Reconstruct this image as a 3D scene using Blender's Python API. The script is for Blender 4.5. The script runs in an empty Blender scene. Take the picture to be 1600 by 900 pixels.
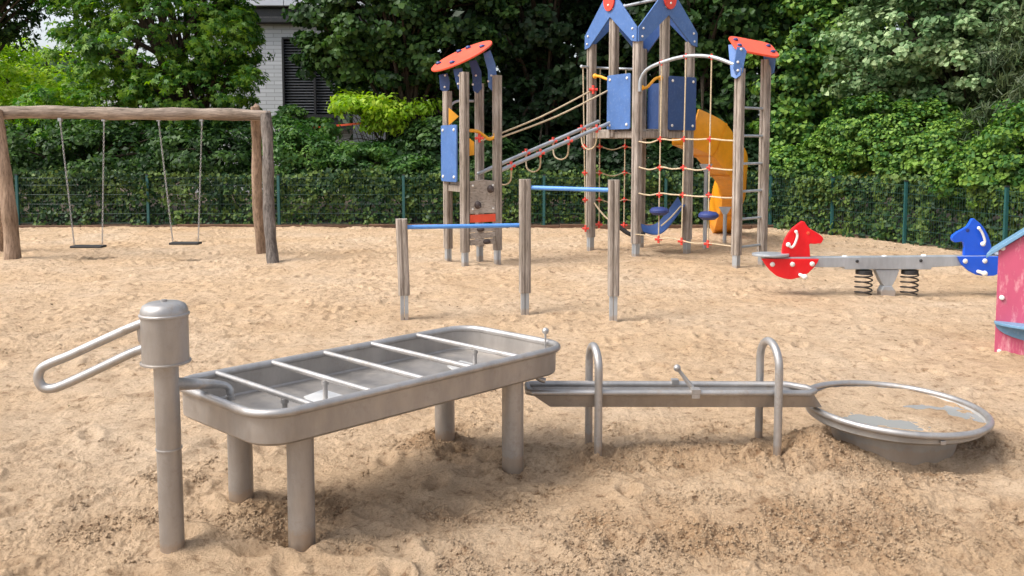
import bpy, bmesh, math, random
import numpy as np
from mathutils import Vector, Matrix
random.seed(7); RNG = np.random.default_rng(11)
scn = bpy.context.scene
R = math.radians
# ------------------------------------------------------------------ camera
H, F, PCY = 1.65, 1300.0, 327.0
HOR = 232.0
PITCH = math.atan((PCY - HOR) / F)
cd = bpy.data.cameras.new('camera'); cam = bpy.data.objects.new('camera', cd); scn.collection.objects.link(cam)
cam.location = (0, 0, H); cam.rotation_euler = (R(90) - PITCH, 0, 0)
cd.sensor_width = 36; cd.lens = 36 * F / 1600; cd.shift_y = -(450 - PCY) / 1600
cd.clip_start = 0.05; cd.clip_end = 2000
cd.dof.use_dof = False
scn.camera = cam
# ------------------------------------------------------------------ world, sun, exposure
SUN_EL, SUN_AZ = R(52), R(-62)      # azimuth from +Y towards +X
w = bpy.data.worlds.new('World'); scn.world = w; w.use_nodes = True
nt = w.node_tree; nt.nodes.clear()
sky = nt.nodes.new('ShaderNodeTexSky'); sky.sky_type = 'NISHITA'; sky.sun_disc = False
sky.sun_elevation = SUN_EL; sky.sun_rotation = SUN_AZ; sky.dust_density = 4.0; sky.air_density = 1.0; sky.ozone_density = 1.5
hs = nt.nodes.new('ShaderNodeHueSaturation'); hs.inputs['Saturation'].default_value = 0.42; hs.inputs['Value'].default_value = 1.0
bg = nt.nodes.new('ShaderNodeBackground'); bg.inputs['Strength'].default_value = 0.15
wo = nt.nodes.new('ShaderNodeOutputWorld')
nt.links.new(sky.outputs[0], hs.inputs['Color']); nt.links.new(hs.outputs[0], bg.inputs[0]); nt.links.new(bg.outputs[0], wo.inputs[0])
sl = bpy.data.lights.new('sun', 'SUN'); sl.energy = 1.75; sl.angle = R(26); sl.color = (1.0, 0.955, 0.88)
so = bpy.data.objects.new('sun', sl); scn.collection.objects.link(so)
sdir = Vector((math.sin(SUN_AZ) * math.cos(SUN_EL), math.cos(SUN_AZ) * math.cos(SUN_EL), math.sin(SUN_EL)))
sdir = Vector((-0.62, -0.22, 0.85)).normalized()
so.rotation_euler = sdir.to_track_quat('Z', 'Y').to_euler()
sky.sun_elevation = math.asin(sdir.z); sky.sun_rotation = math.atan2(sdir.x, sdir.y)
scn.view_settings.view_transform = 'Standard'; scn.view_settings.look = 'None'
scn.view_settings.exposure = 0.84; scn.view_settings.gamma = 1; scn.view_settings.use_curve_mapping = False
scn.cycles.max_bounces = 6; scn.cycles.transparent_max_bounces = 4
# ------------------------------------------------------------------ helpers
def ray(px, py):
    xc = (px - 800) / F; yc = -(py - PCY) / F
    return Vector((xc, math.cos(PITCH) + math.sin(PITCH) * yc, -math.sin(PITCH) + math.cos(PITCH) * yc))
def G(px, py, z=0.0):
    d = ray(px, py); t = (z - H) / d.z
    return Vector((d.x * t, d.y * t, z))
def D(px, py, Y):
    d = ray(px, py); t = Y / d.y
    return Vector((d.x * t, Y, H + d.z * t))
class MB:
    def __init__(s): s.v = []; s.f = []; s.sm = []
    def add(s, vs, fs, smooth=False):
        n = len(s.v); s.v += [tuple(v) for v in vs]
        s.f += [tuple(i + n for i in f) for f in fs]; s.sm += [smooth] * len(fs)
        return s
    def box(s, c, size, M=None):
        x, y, z = [q / 2 for q in size]
        vs = [Vector((a * x, b * y, d * z)) for a in (-1, 1) for b in (-1, 1) for d in (-1, 1)]
        if M is not None: vs = [M @ v for v in vs]
        vs = [v + Vector(c) for v in vs]
        return s.add(vs, [(0, 1, 3, 2), (4, 6, 7, 5), (0, 4, 5, 1), (2, 3, 7, 6), (0, 2, 6, 4), (1, 5, 7, 3)])
    def tube(s, pts, r, seg=12, closed=False, caps=True, rad=None, flat=None):
        pts = [Vector(p) for p in pts]; n = len(pts)
        t = []
        for i in range(n):
            a = pts[(i - 1) % n] if (closed or i > 0) else pts[i]
            b = pts[(i + 1) % n] if (closed or i < n - 1) else pts[i]
            t.append((b - a).normalized())
        up = Vector((0, 0, 1)) if abs(t[0].z) < 0.9 else Vector((1, 0, 0))
        nrm = (up - t[0] * up.dot(t[0])).normalized()
        vs = []
        for i in range(n):
            nrm = (nrm - t[i] * nrm.dot(t[i])).normalized(); bn = t[i].cross(nrm)
            rr = rad[i] if rad else r
            for k in range(seg):
                a = 2 * math.pi * k / seg
                vs.append(pts[i] + nrm * (math.cos(a) * rr) + bn * (math.sin(a) * rr * (flat or 1)))
        fs = []
        for i in range(n if closed else n - 1):
            j = (i + 1) % n
            for k in range(seg):
                k2 = (k + 1) % seg
                fs.append((i * seg + k, i * seg + k2, j * seg + k2, j * seg + k))
        s.add(vs, fs, True)
        if caps and not closed:
            s.add(vs[:seg], [tuple(range(seg))[::-1]]); s.add(vs[-seg:], [tuple(range(seg))])
        return s
    def lathe(s, prof, c=(0, 0, 0), seg=40, axis=None, smooth=True):
        M = Matrix.Identity(3)
        if axis is not None: M = Vector(axis).normalized().to_track_quat('Z', 'Y').to_matrix()
        vs = []
        for r, z in prof:
            for k in range(seg):
                a = 2 * math.pi * k / seg
                vs.append(M @ Vector((r * math.cos(a), r * math.sin(a), z)) + Vector(c))
        fs = [(i * seg + k, i * seg + (k + 1) % seg, (i + 1) * seg + (k + 1) % seg, (i + 1) * seg + k) for i in range(len(prof) - 1) for k in range(seg)]
        s.add(vs, fs, smooth)
        return s
    def ball(s, c, r, seg=14, sc=(1, 1, 1)):
        n = seg // 2
        vs = [Vector((r * sc[0] * math.sin(math.pi * i / n) * math.cos(2 * math.pi * k / seg), r * sc[1] * math.sin(math.pi * i / n) * math.sin(2 * math.pi * k / seg), -r * sc[2] * math.cos(math.pi * i / n))) + Vector(c) for i in range(n + 1) for k in range(seg)]
        fs = [(i * seg + k, i * seg + (k + 1) % seg, (i + 1) * seg + (k + 1) % seg, (i + 1) * seg + k) for i in range(n) for k in range(seg)]
        return s.add(vs, fs, True)
    def prism(s, outline, off):
        """outline: 3-D points of one face; off: thickness vector"""
        o = [Vector(p) for p in outline]; n = len(o); off = Vector(off)
        vs = o + [p + off for p in o]
        fs = [tuple(range(n))[::-1], tuple(range(n, 2 * n))] + [(i, (i + 1) % n, (i + 1) % n + n, i + n) for i in range(n)]
        return s.add(vs, fs)
    def build(s, name, mat, parent=None, bevel=0, seg=2):
        loc = Vector((0, 0, 0)); p = parent
        while p is not None: loc = loc + p.location; p = p.parent
        me = bpy.data.meshes.new(name)
        me.from_pydata([tuple(Vector(v) - loc) for v in s.v], [], s.f)
        me.polygons.foreach_set('use_smooth', s.sm)
        bm = bmesh.new(); bm.from_mesh(me)
        bmesh.ops.remove_doubles(bm, verts=bm.verts, dist=1e-6)
        bmesh.ops.recalc_face_normals(bm, faces=bm.faces)
        bm.to_mesh(me); bm.free()
        me.materials.append(mat)
        if any(s.sm): me.set_sharp_from_angle(angle=R(38))
        o = bpy.data.objects.new(name, me); scn.collection.objects.link(o); o.parent = parent
        if bevel:
            m = o.modifiers.new('bevel', 'BEVEL'); m.width = bevel; m.segments = seg; m.limit_method = 'ANGLE'; m.angle_limit = R(40)
        return o
def spline(pts, n=8, closed=False):
    P = [Vector(p) for p in pts]; out = []; N = len(P)
    for i in range(N if closed else N - 1):
        p0 = P[(i - 1) % N] if (closed or i > 0) else P[i]; p1 = P[i]; p2 = P[(i + 1) % N]
        p3 = P[(i + 2) % N] if (closed or i + 2 < N) else P[(i + 1) % N]
        for k in range(n):
            t = k / n
            out.append(0.5 * ((2 * p1) + (p2 - p0) * t + (2 * p0 - 5 * p1 + 4 * p2 - p3) * t * t + (3 * p1 - p0 - 3 * p2 + p3) * t ** 3))
    if not closed: out.append(P[-1])
    return out
def tag(o, label, cat, group=None, kind=None):
    o['label'] = label; o['category'] = cat
    if group: o['group'] = group
    if kind: o['kind'] = kind
    return o
def thing(name, loc, label, cat, group=None):
    o = bpy.data.objects.new(name, None); scn.collection.objects.link(o); o.location = loc; o.empty_display_size = 0.1
    return tag(o, label, cat, group)
def copy_tree(o, parent=None):
    c = o.copy(); scn.collection.objects.link(c); c.parent = parent
    for ch in list(o.children): copy_tree(ch, c)
    return c
# ------------------------------------------------------------------ numpy noise
def vnoise(x, y, seed):
    xi = np.floor(x).astype(np.int64); yi = np.floor(y).astype(np.int64); xf = x - xi; yf = y - yi
    def h(a, b):
        n = (a * 374761393 + b * 668265263 + seed * 1442695041) & 0xffffffff
        n = ((n ^ (n >> 13)) * 1274126177) & 0xffffffff
        return ((n ^ (n >> 16)) & 0xffff) / 65535.0
    u = xf * xf * xf * (xf * (xf * 6 - 15) + 10); v = yf * yf * yf * (yf * (yf * 6 - 15) + 10)
    return (h(xi, yi) * (1 - u) + h(xi + 1, yi) * u) * (1 - v) + (h(xi, yi + 1) * (1 - u) + h(xi + 1, yi + 1) * u) * v - 0.5
def fbm(x, y, s, seed, octv=4, g=0.5):
    a = 1; t = 0; out = 0
    ang = 0.6
    for i in range(octv):
        c, q = math.cos(ang * i), math.sin(ang * i)
        out = out + a * vnoise((x * c - y * q) * s * 2 ** i + 17.3 * i, (x * q + y * c) * s * 2 ** i - 9.1 * i, seed + i); a *= g
    return out
def hash2(a, b, seed):
    n = (a * 374761393 + b * 668265263 + seed * 1442695041) & 0xffffffff
    n = ((n ^ (n >> 13)) * 1274126177) & 0xffffffff
    return ((n ^ (n >> 16)) & 0xffff) / 65535.0
def dents(x, y, cell, seed, ax=0.32, ay=0.15, prob=0.6):
    xi = np.floor(x / cell).astype(np.int64); yi = np.floor(y / cell).astype(np.int64); out = np.zeros_like(x)
    for dx in (-1, 0, 1):
        for dy in (-1, 0, 1):
            a = xi + dx; b = yi + dy
            fx = (a + hash2(a, b, seed)) * cell; fy = (b + hash2(a, b, seed + 1)) * cell
            th = hash2(a, b, seed + 2) * 3.14159; on = hash2(a, b, seed + 3) < prob; am = 0.4 + 0.6 * hash2(a, b, seed + 4)
            px = x - fx; py = y - fy; c = np.cos(th); s = np.sin(th)
            u = (px * c + py * s) / (ax * cell); v = (-px * s + py * c) / (ay * cell)
            d2 = u * u + v * v
            out += on * am * (-np.exp(-d2 * 1.0) * 1.0 + 0.75 * np.exp(-(np.sqrt(d2) - 1.7) ** 2 * 2.2))
    return out
# ------------------------------------------------------------------ materials
def newmat(name):
    m = bpy.data.materials.new(name); m.use_nodes = True
    nt = m.node_tree; b = nt.nodes['Principled BSDF']
    return m, nt, b
def N(nt, t, **kw):
    n = nt.nodes.new(t)
    for k, v in kw.items():
        if k in n.inputs: n.inputs[k].default_value = v
        else: setattr(n, k, v)
    return n
def ramp(nt, src, stops):
    r = nt.nodes.new('ShaderNodeValToRGB'); e = r.color_ramp.elements
    while len(e) < len(stops): e.new(0.5)
    for i, (p, c) in enumerate(stops):
        e[i].position = p; e[i].color = tuple(c) + (1,) if len(c) == 3 else c
    nt.links.new(src, r.inputs[0]); return r
def mapping(nt, scale=(1, 1, 1), coord='Object'):
    tc = nt.nodes.new('ShaderNodeTexCoord'); mp = nt.nodes.new('ShaderNodeMapping'); mp.inputs['Scale'].default_value = scale
    nt.links.new(tc.outputs[coord], mp.inputs[0]); return mp
def bump(nt, b, h, strength, dist):
    bp = nt.nodes.new('ShaderNodeBump'); bp.inputs['Strength'].default_value = strength; bp.inputs['Distance'].default_value = dist
    nt.links.new(h, bp.inputs['Height']); nt.links.new(bp.outputs[0], b.inputs['Normal']); return bp
def painted(name, col, rough=0.5, var=0.25, scale=6, dirt=(0.25, 0.2, 0.16), dirt_amt=0.25, metal=0.0, scr=(1, 1, 1), bmp=0.15):
    m, nt, b = newmat(name)
    mp = mapping(nt, scr)
    n1 = N(nt, 'ShaderNodeTexNoise', Scale=scale, Detail=6.0, Roughness=0.65); nt.links.new(mp.outputs[0], n1.inputs[0])
    n2 = N(nt, 'ShaderNodeTexNoise', Scale=scale * 7, Detail=5.0, Roughness=0.7); nt.links.new(mp.outputs[0], n2.inputs[0])
    lo = tuple(c * (1 - var) for c in col); hi = tuple(min(1, c * (1 + var)) for c in col)
    r1 = ramp(nt, n1.outputs[0], [(0.3, lo), (0.7, hi)])
    mx = N(nt, 'ShaderNodeMix', data_type='RGBA'); r2 = ramp(nt, n2.outputs[0], [(0.52, (0, 0, 0)), (0.72, (dirt_amt,) * 3)])
    nt.links.new(r2.outputs[0], mx.inputs[0]); nt.links.new(r1.outputs[0], mx.inputs[6]); mx.inputs[7].default_value = dirt + (1,)
    nt.links.new(mx.outputs[2], b.inputs['Base Color'])
    rr = N(nt, 'ShaderNodeMapRange'); rr.inputs[3].default_value = rough - 0.1; rr.inputs[4].default_value = rough + 0.15
    nt.links.new(n1.outputs[0], rr.inputs[0]); nt.links.new(rr.outputs[0], b.inputs['Roughness'])
    b.inputs['Metallic'].default_value = metal
    if bmp: bump(nt, b, n2.outputs[0], bmp, 0.003)
    return m
def timber(name, c1, c2, scale=14, stretch=(1, 1, 0.06), bmp=0.5):
    m, nt, b = newmat(name)
    mp = mapping(nt, stretch)
    n1 = N(nt, 'ShaderNodeTexNoise', Scale=scale * 2, Detail=8.0, Roughness=0.7, Distortion=0.3); nt.links.new(mp.outputs[0], n1.inputs[0])
    n2 = N(nt, 'ShaderNodeTexNoise', Scale=scale * 8, Detail=4.0, Roughness=0.7); nt.links.new(mp.outputs[0], n2.inputs[0])
    mp2 = mapping(nt); n3 = N(nt, 'ShaderNodeTexNoise', Scale=2.3, Detail=3.0); nt.links.new(mp2.outputs[0], n3.inputs[0])
    r1 = ramp(nt, n1.outputs[0], [(0.28, c2), (0.5, tuple((a + q) / 2 for a, q in zip(c1, c2))), (0.68, c1)])
    r3 = ramp(nt, n3.outputs[0], [(0.3, (0.72, 0.68, 0.62)), (0.7, (1.12, 1.1, 1.08))])
    mu = N(nt, 'ShaderNodeMix', data_type='RGBA', blend_type='MULTIPLY'); mu.inputs[0].default_value = 1
    nt.links.new(r1.outputs[0], mu.inputs[6]); nt.links.new(r3.outputs[0], mu.inputs[7])
    r2 = ramp(nt, n2.outputs[0], [(0.36, (0.35, 0.32, 0.3)), (0.5, (1, 1, 1))])
    mu2 = N(nt, 'ShaderNodeMix', data_type='RGBA', blend_type='MULTIPLY'); mu2.inputs[0].default_value = 0.6
    nt.links.new(mu.outputs[2], mu2.inputs[6]); nt.links.new(r2.outputs[0], mu2.inputs[7])
    nt.links.new(mu2.outputs[2], b.inputs['Base Color']); b.inputs['Roughness'].default_value = 0.85
    b.inputs['Specular IOR Level'].default_value = 0.25
    bump(nt, b, n2.outputs[0], bmp, 0.006)
    return m
def steel(name, col=(0.46, 0.445, 0.43), rough=0.4, metal=0.9, stain=0.55):
    m, nt, b = newmat(name)
    mp = mapping(nt); mpz = mapping(nt, (1, 1, 0.25))
    n1 = N(nt, 'ShaderNodeTexNoise', Scale=5.0, Detail=7.0, Roughness=0.65); nt.links.new(mpz.outputs[0], n1.inputs[0])
    n2 = N(nt, 'ShaderNodeTexNoise', Scale=70.0, Detail=4.0, Roughness=0.7); nt.links.new(mp.outputs[0], n2.inputs[0])
    n3 = N(nt, 'ShaderNodeTexNoise', Scale=16.0, Detail=6.0, Roughness=0.75); nt.links.new(mp.outputs[0], n3.inputs[0])
    r1 = ramp(nt, n1.outputs[0], [(0.3, tuple(c * 0.74 for c in col)), (0.7, tuple(min(1, c * 1.2) for c in col))])
    mx = N(nt, 'ShaderNodeMix', data_type='RGBA'); r3 = ramp(nt, n3.outputs[0], [(0.52, (0, 0, 0)), (0.75, (stain,) * 3)])
    nt.links.new(r3.outputs[0], mx.inputs[0]); nt.links.new(r1.outputs[0], mx.inputs[6]); mx.inputs[7].default_value = (0.30, 0.25, 0.2, 1)
    sp = nt.nodes.new('ShaderNodeSeparateXYZ'); nt.links.new(mp.outputs[0], sp.inputs[0])
    dz_ = N(nt, 'ShaderNodeMath', operation='MULTIPLY_ADD'); nt.links.new(n3.outputs[0], dz_.inputs[0]); dz_.inputs[1].default_value = -0.1; nt.links.new(sp.outputs[2], dz_.inputs[2])
    rz = ramp(nt, dz_.outputs[0], [(0.0, (0.5,) * 3), (0.02, (0, 0, 0))])
    mz = N(nt, 'ShaderNodeMix', data_type='RGBA'); nt.links.new(rz.outputs[0], mz.inputs[0]); nt.links.new(mx.outputs[2], mz.inputs[6]); mz.inputs[7].default_value = (0.42, 0.31, 0.21, 1)
    nt.links.new(mz.outputs[2], b.inputs['Base Color'])
    r4 = ramp(nt, n3.outputs[0], [(0.45, (metal,) * 3), (0.8, (metal * 0.45,) * 3)]); nt.links.new(r4.outputs[0], b.inputs['Metallic'])
    rr = N(nt, 'ShaderNodeMapRange'); rr.inputs[3].default_value = rough - 0.1; rr.inputs[4].default_value = rough + 0.2
    nt.links.new(n3.outputs[0], rr.inputs[0]); nt.links.new(rr.outputs[0], b.inputs['Roughness'])
    bump(nt, b, n2.outputs[0], 0.12, 0.002)
    return m
def leafmat(name, cols, scale=0.9, trans=0.35, rough=0.5, spec=0.3, rnd=0.42):
    """cols: dark, mid, light (leaf colours differ leaf by leaf and branch by branch)"""
    m, nt, b = newmat(name)
    geo = nt.nodes.new('ShaderNodeNewGeometry')
    mp = mapping(nt); n1 = N(nt, 'ShaderNodeTexNoise', Scale=scale, Detail=3.0); nt.links.new(mp.outputs[0], n1.inputs[0])
    ad = N(nt, 'ShaderNodeMath', operation='MULTIPLY_ADD'); nt.links.new(geo.outputs['Random Per Island'], ad.inputs[0]); ad.inputs[1].default_value = rnd
    sb = N(nt, 'ShaderNodeMath', operation='MULTIPLY_ADD'); nt.links.new(n1.outputs[0], sb.inputs[0]); sb.inputs[1].default_value = 1.15; sb.inputs[2].default_value = -0.26
    nt.links.new(sb.outputs[0], ad.inputs[2])
    r = ramp(nt, ad.outputs[0], [(0.18, cols[0]), (0.5, cols[1]), (0.85, cols[2])])
    nt.links.new(r.outputs[0], b.inputs['Base Color']); b.inputs['Roughness'].default_value = rough; b.inputs['Specular IOR Level'].default_value = spec
    tr = nt.nodes.new('ShaderNodeBsdfTranslucent'); mxs = nt.nodes.new('ShaderNodeMixShader'); mxs.inputs[0].default_value = trans
    hsv = N(nt, 'ShaderNodeHueSaturation', Saturation=1.15, Value=1.25); nt.links.new(r.outputs[0], hsv.inputs['Color']); nt.links.new(hsv.outputs[0], tr.inputs[0])
    out = nt.nodes['Material Output']
    nt.links.new(b.outputs[0], mxs.inputs[1]); nt.links.new(tr.outputs[0], mxs.inputs[2]); nt.links.new(mxs.outputs[0], out.inputs[0])
    return m
M = {}
M['steel'] = steel('brushed_steel', (0.40, 0.372, 0.347), 0.45, 0.78, 0.7)
M['steel_matte'] = steel('dull_steel', (0.40, 0.385, 0.365), 0.55, 0.45, 0.35)
M['steel_rim'] = steel('worn_steel_tube', (0.42, 0.405, 0.395), 0.42, 0.8, 0.95)
M['galv'] = steel('galvanised_steel', (0.42, 0.45, 0.48), 0.45, 0.6, 0.25)
M['post'] = timber('weathered_post', (0.50, 0.45, 0.405), (0.2, 0.17, 0.15))
M['log'] = timber('peeled_log', (0.47, 0.35, 0.26), (0.15, 0.1, 0.07), 9, (1, 1, 0.12), 0.8)
M['log_grey'] = timber('grey_log', (0.3, 0.27, 0.25), (0.05, 0.043, 0.04), 10, (1, 1, 0.1), 1.0)
M['log_beam'] = timber('lying_log', (0.46, 0.38, 0.32), (0.09, 0.07, 0.058), 9, (0.1, 1, 1), 0.9)
M['plank'] = timber('grey_board', (0.52, 0.48, 0.44), (0.32, 0.28, 0.25), 8, (0.3, 0.3, 1), 0.3)
M['edging'] = timber('edging_board', (0.22, 0.13, 0.085), (0.06, 0.04, 0.03), 8, (0.1, 1, 1), 0.6)
M['blue'] = painted('blue_panel', (0.062, 0.145, 0.37), 0.45, 0.15, 4, (0.45, 0.5, 0.6), 0.15)
M['navy_and_shaded'] = painted('navy_and_shaded_blue_panel', (0.025, 0.065, 0.2), 0.42, 0.15, 4, (0.3, 0.35, 0.45), 0.12)  # darkened copy of blue, shade painted into tower boards; true navy on the hammock
M['orange'] = painted('orange_panel', (0.76, 0.085, 0.035), 0.42, 0.12, 5, (0.5, 0.3, 0.25), 0.15)
M['red_cap'] = painted('red_cap', (0.75, 0.05, 0.025), 0.4, 0.1, 5)
M['yellow'] = painted('yellow_panel', (0.8, 0.36, 0.02), 0.4, 0.1, 5, (0.4, 0.25, 0.1), 0.15)
M['slide'] = painted('orange_yellow_plastic', (0.83, 0.34, 0.012), 0.38, 0.14, 3, (0.45, 0.22, 0.05), 0.35)
M['barblue'] = painted('light_blue_coating', (0.09, 0.27, 0.68), 0.4, 0.1, 8, (0.35, 0.4, 0.5), 0.25)
M['red'] = painted('red_board', (0.72, 0.006, 0.012), 0.35, 0.08, 4, (0.5, 0.2, 0.2), 0.06)
M['horseblue'] = painted('bright_blue_board', (0.005, 0.09, 0.62), 0.35, 0.08, 4, (0.2, 0.3, 0.6), 0.06)
M['pink'] = painted('faded_pink_board', (0.43, 0.07, 0.135), 0.5, 0.2, 2.5, (0.75, 0.5, 0.5), 0.6, scr=(1, 1, 0.3))
M['roofblue'] = painted('pale_blue_board', (0.13, 0.27, 0.42), 0.45, 0.15, 5, (0.4, 0.45, 0.5), 0.3)
M['connector'] = painted('red_plastic', (0.72, 0.06, 0.04), 0.45, 0.1, 8)
M['rope'] = painted('beige_rope', (0.52, 0.42, 0.28), 0.85, 0.25, 30, (0.2, 0.15, 0.1), 0.4)
M['rubber'] = painted('black_rubber', (0.018, 0.018, 0.02), 0.6, 0.2, 8, (0.12, 0.1, 0.08), 0.3)
M['chain'] = steel('chain_steel', (0.4, 0.4, 0.4), 0.45, 0.8, 0.5)
M['spring'] = painted('dark_spring_coating', (0.03, 0.025, 0.022), 0.5, 0.2, 10, (0.2, 0.1, 0.06), 0.4)
M['hold'] = painted('dark_climbing_hold', (0.045, 0.03, 0.028), 0.5, 0.3, 10)
M['white'] = painted('white_plastic', (0.72, 0.7, 0.66), 0.4, 0.06, 6, (0.4, 0.35, 0.3), 0.15)
M['discblue'] = painted('navy_rubber', (0.02, 0.04, 0.17), 0.45, 0.15, 8)
M['fence'] = painted('green_coated_wire', (0.008, 0.045, 0.035), 0.45, 0.15, 8, (0.1, 0.15, 0.1), 0.2)
M['fencepost'] = painted('teal_coated_post', (0.012, 0.08, 0.08), 0.45, 0.15, 8, (0.1, 0.15, 0.1), 0.2)
M['bark'] = timber('bark', (0.085, 0.068, 0.05), (0.02, 0.016, 0.012), 6, (1, 1, 0.25), 1.0)
M['tape'] = painted('orange_tape', (0.85, 0.09, 0.02), 0.5, 0.1, 3)
# sand
def sandmat():
    m, nt, b = newmat('sand')
    mp = mapping(nt)
    def noise(sc, det=6.0, ro=0.6):
        n = N(nt, 'ShaderNodeTexNoise', Scale=sc, Detail=det, Roughness=ro); nt.links.new(mp.outputs[0], n.inputs[0]); return n
    n1 = noise(0.55); n2 = noise(3.2, 8.0, 0.7); n3 = noise(75.0, 5.0, 0.8); n4 = noise(14.0, 8.0, 0.72)
    r1 = ramp(nt, n1.outputs[0], [(0.3, (0.57, 0.40, 0.25)), (0.5, (0.605, 0.445, 0.30)), (0.7, (0.62, 0.485, 0.355))])
    r2 = ramp(nt, n2.outputs[0], [(0.3, (0.8, 0.76, 0.72)), (0.48, (0.98, 0.97, 0.95)), (0.7, (1.09, 1.09, 1.08))])
    r4 = ramp(nt, n4.outputs[0], [(0.34, (0.5, 0.43, 0.37)), (0.45, (0.95, 0.94, 0.93)), (0.7, (1.08, 1.08, 1.08))])
    r3 = ramp(nt, n3.outputs[0], [(0.35, (0.62, 0.54, 0.46)), (0.45, (0.96, 0.95, 0.94)), (0.62, (1.12, 1.12, 1.12))])
    cur = r1.outputs[0]
    for q, f in ((r2, 1), (r4, 1), (r3, 0.8)):
        mu = N(nt, 'ShaderNodeMix', data_type='RGBA', blend_type='MULTIPLY'); mu.inputs[0].default_value = f
        nt.links.new(cur, mu.inputs[6]); nt.links.new(q.outputs[0], mu.inputs[7]); cur = mu.outputs[2]
    at = nt.nodes.new('ShaderNodeAttribute'); at.attribute_name = 'damp'
    mx = N(nt, 'ShaderNodeMix', data_type='RGBA', blend_type='MULTIPLY'); nt.links.new(at.outputs['Fac'], mx.inputs[0])
    nt.links.new(cur, mx.inputs[6]); mx.inputs[7].default_value = (0.82, 0.76, 0.70, 1)
    nt.links.new(mx.outputs[2], b.inputs['Base Color'])
    b.inputs['Roughness'].default_value = 0.9; b.inputs['Specular IOR Level'].default_value = 0.2
    ad = N(nt, 'ShaderNodeMath', operation='MULTIPLY_ADD'); nt.links.new(n4.outputs[0], ad.inputs[0]); ad.inputs[1].default_value = 3.0; nt.links.new(n3.outputs[0], ad.inputs[2])
    bump(nt, b, ad.outputs[0], 1.0, 0.016)
    return m
M['sand'] = sandmat()
M['soil'] = painted('soil', (0.09, 0.062, 0.042), 0.95, 0.4, 1.5, (0.2, 0.15, 0.1), 0.4)
# ------------------------------------------------------------------ ground
def build_grid(name, X, Y, Z, mat, damp=None):
    nr, nc = X.shape
    co = np.stack([X, Y, Z], -1).reshape(-1, 3).astype(np.float32)
    idx = np.arange(nr * nc).reshape(nr, nc)
    q = np.stack([idx[:-1, :-1], idx[:-1, 1:], idx[1:, 1:], idx[1:, :-1]], -1).reshape(-1, 4)
    me = bpy.data.meshes.new(name)
    me.vertices.add(len(co)); me.vertices.foreach_set('co', co.ravel())
    me.loops.add(q.size); me.loops.foreach_set('vertex_index', q.ravel().astype(np.int32))
    me.polygons.add(len(q)); me.polygons.foreach_set('loop_start', (np.arange(len(q)) * 4).astype(np.int32))
    me.polygons.foreach_set('loop_total', np.full(len(q), 4, np.int32))
    me.polygons.foreach_set('use_smooth', np.ones(len(q), bool))
    me.update(calc_edges=True); me.validate()
    if damp is not None:
        a = me.attributes.new('damp', 'FLOAT', 'POINT'); a.data.foreach_set('value', damp.ravel().astype(np.float32))
    me.materials.append(mat)
    o = bpy.data.objects.new(name, me); scn.collection.objects.link(o); o['kind'] = 'structure'
    return o
def gauss(x, y, cx, cy, sx, sy=None, th=0):
    sy = sy or sx; c, s = math.cos(th), math.sin(th)
    u = ((x - cx) * c + (y - cy) * s) / sx; v = (-(x - cx) * s + (y - cy) * c) / sy
    return np.exp(-(u * u + v * v))
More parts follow.
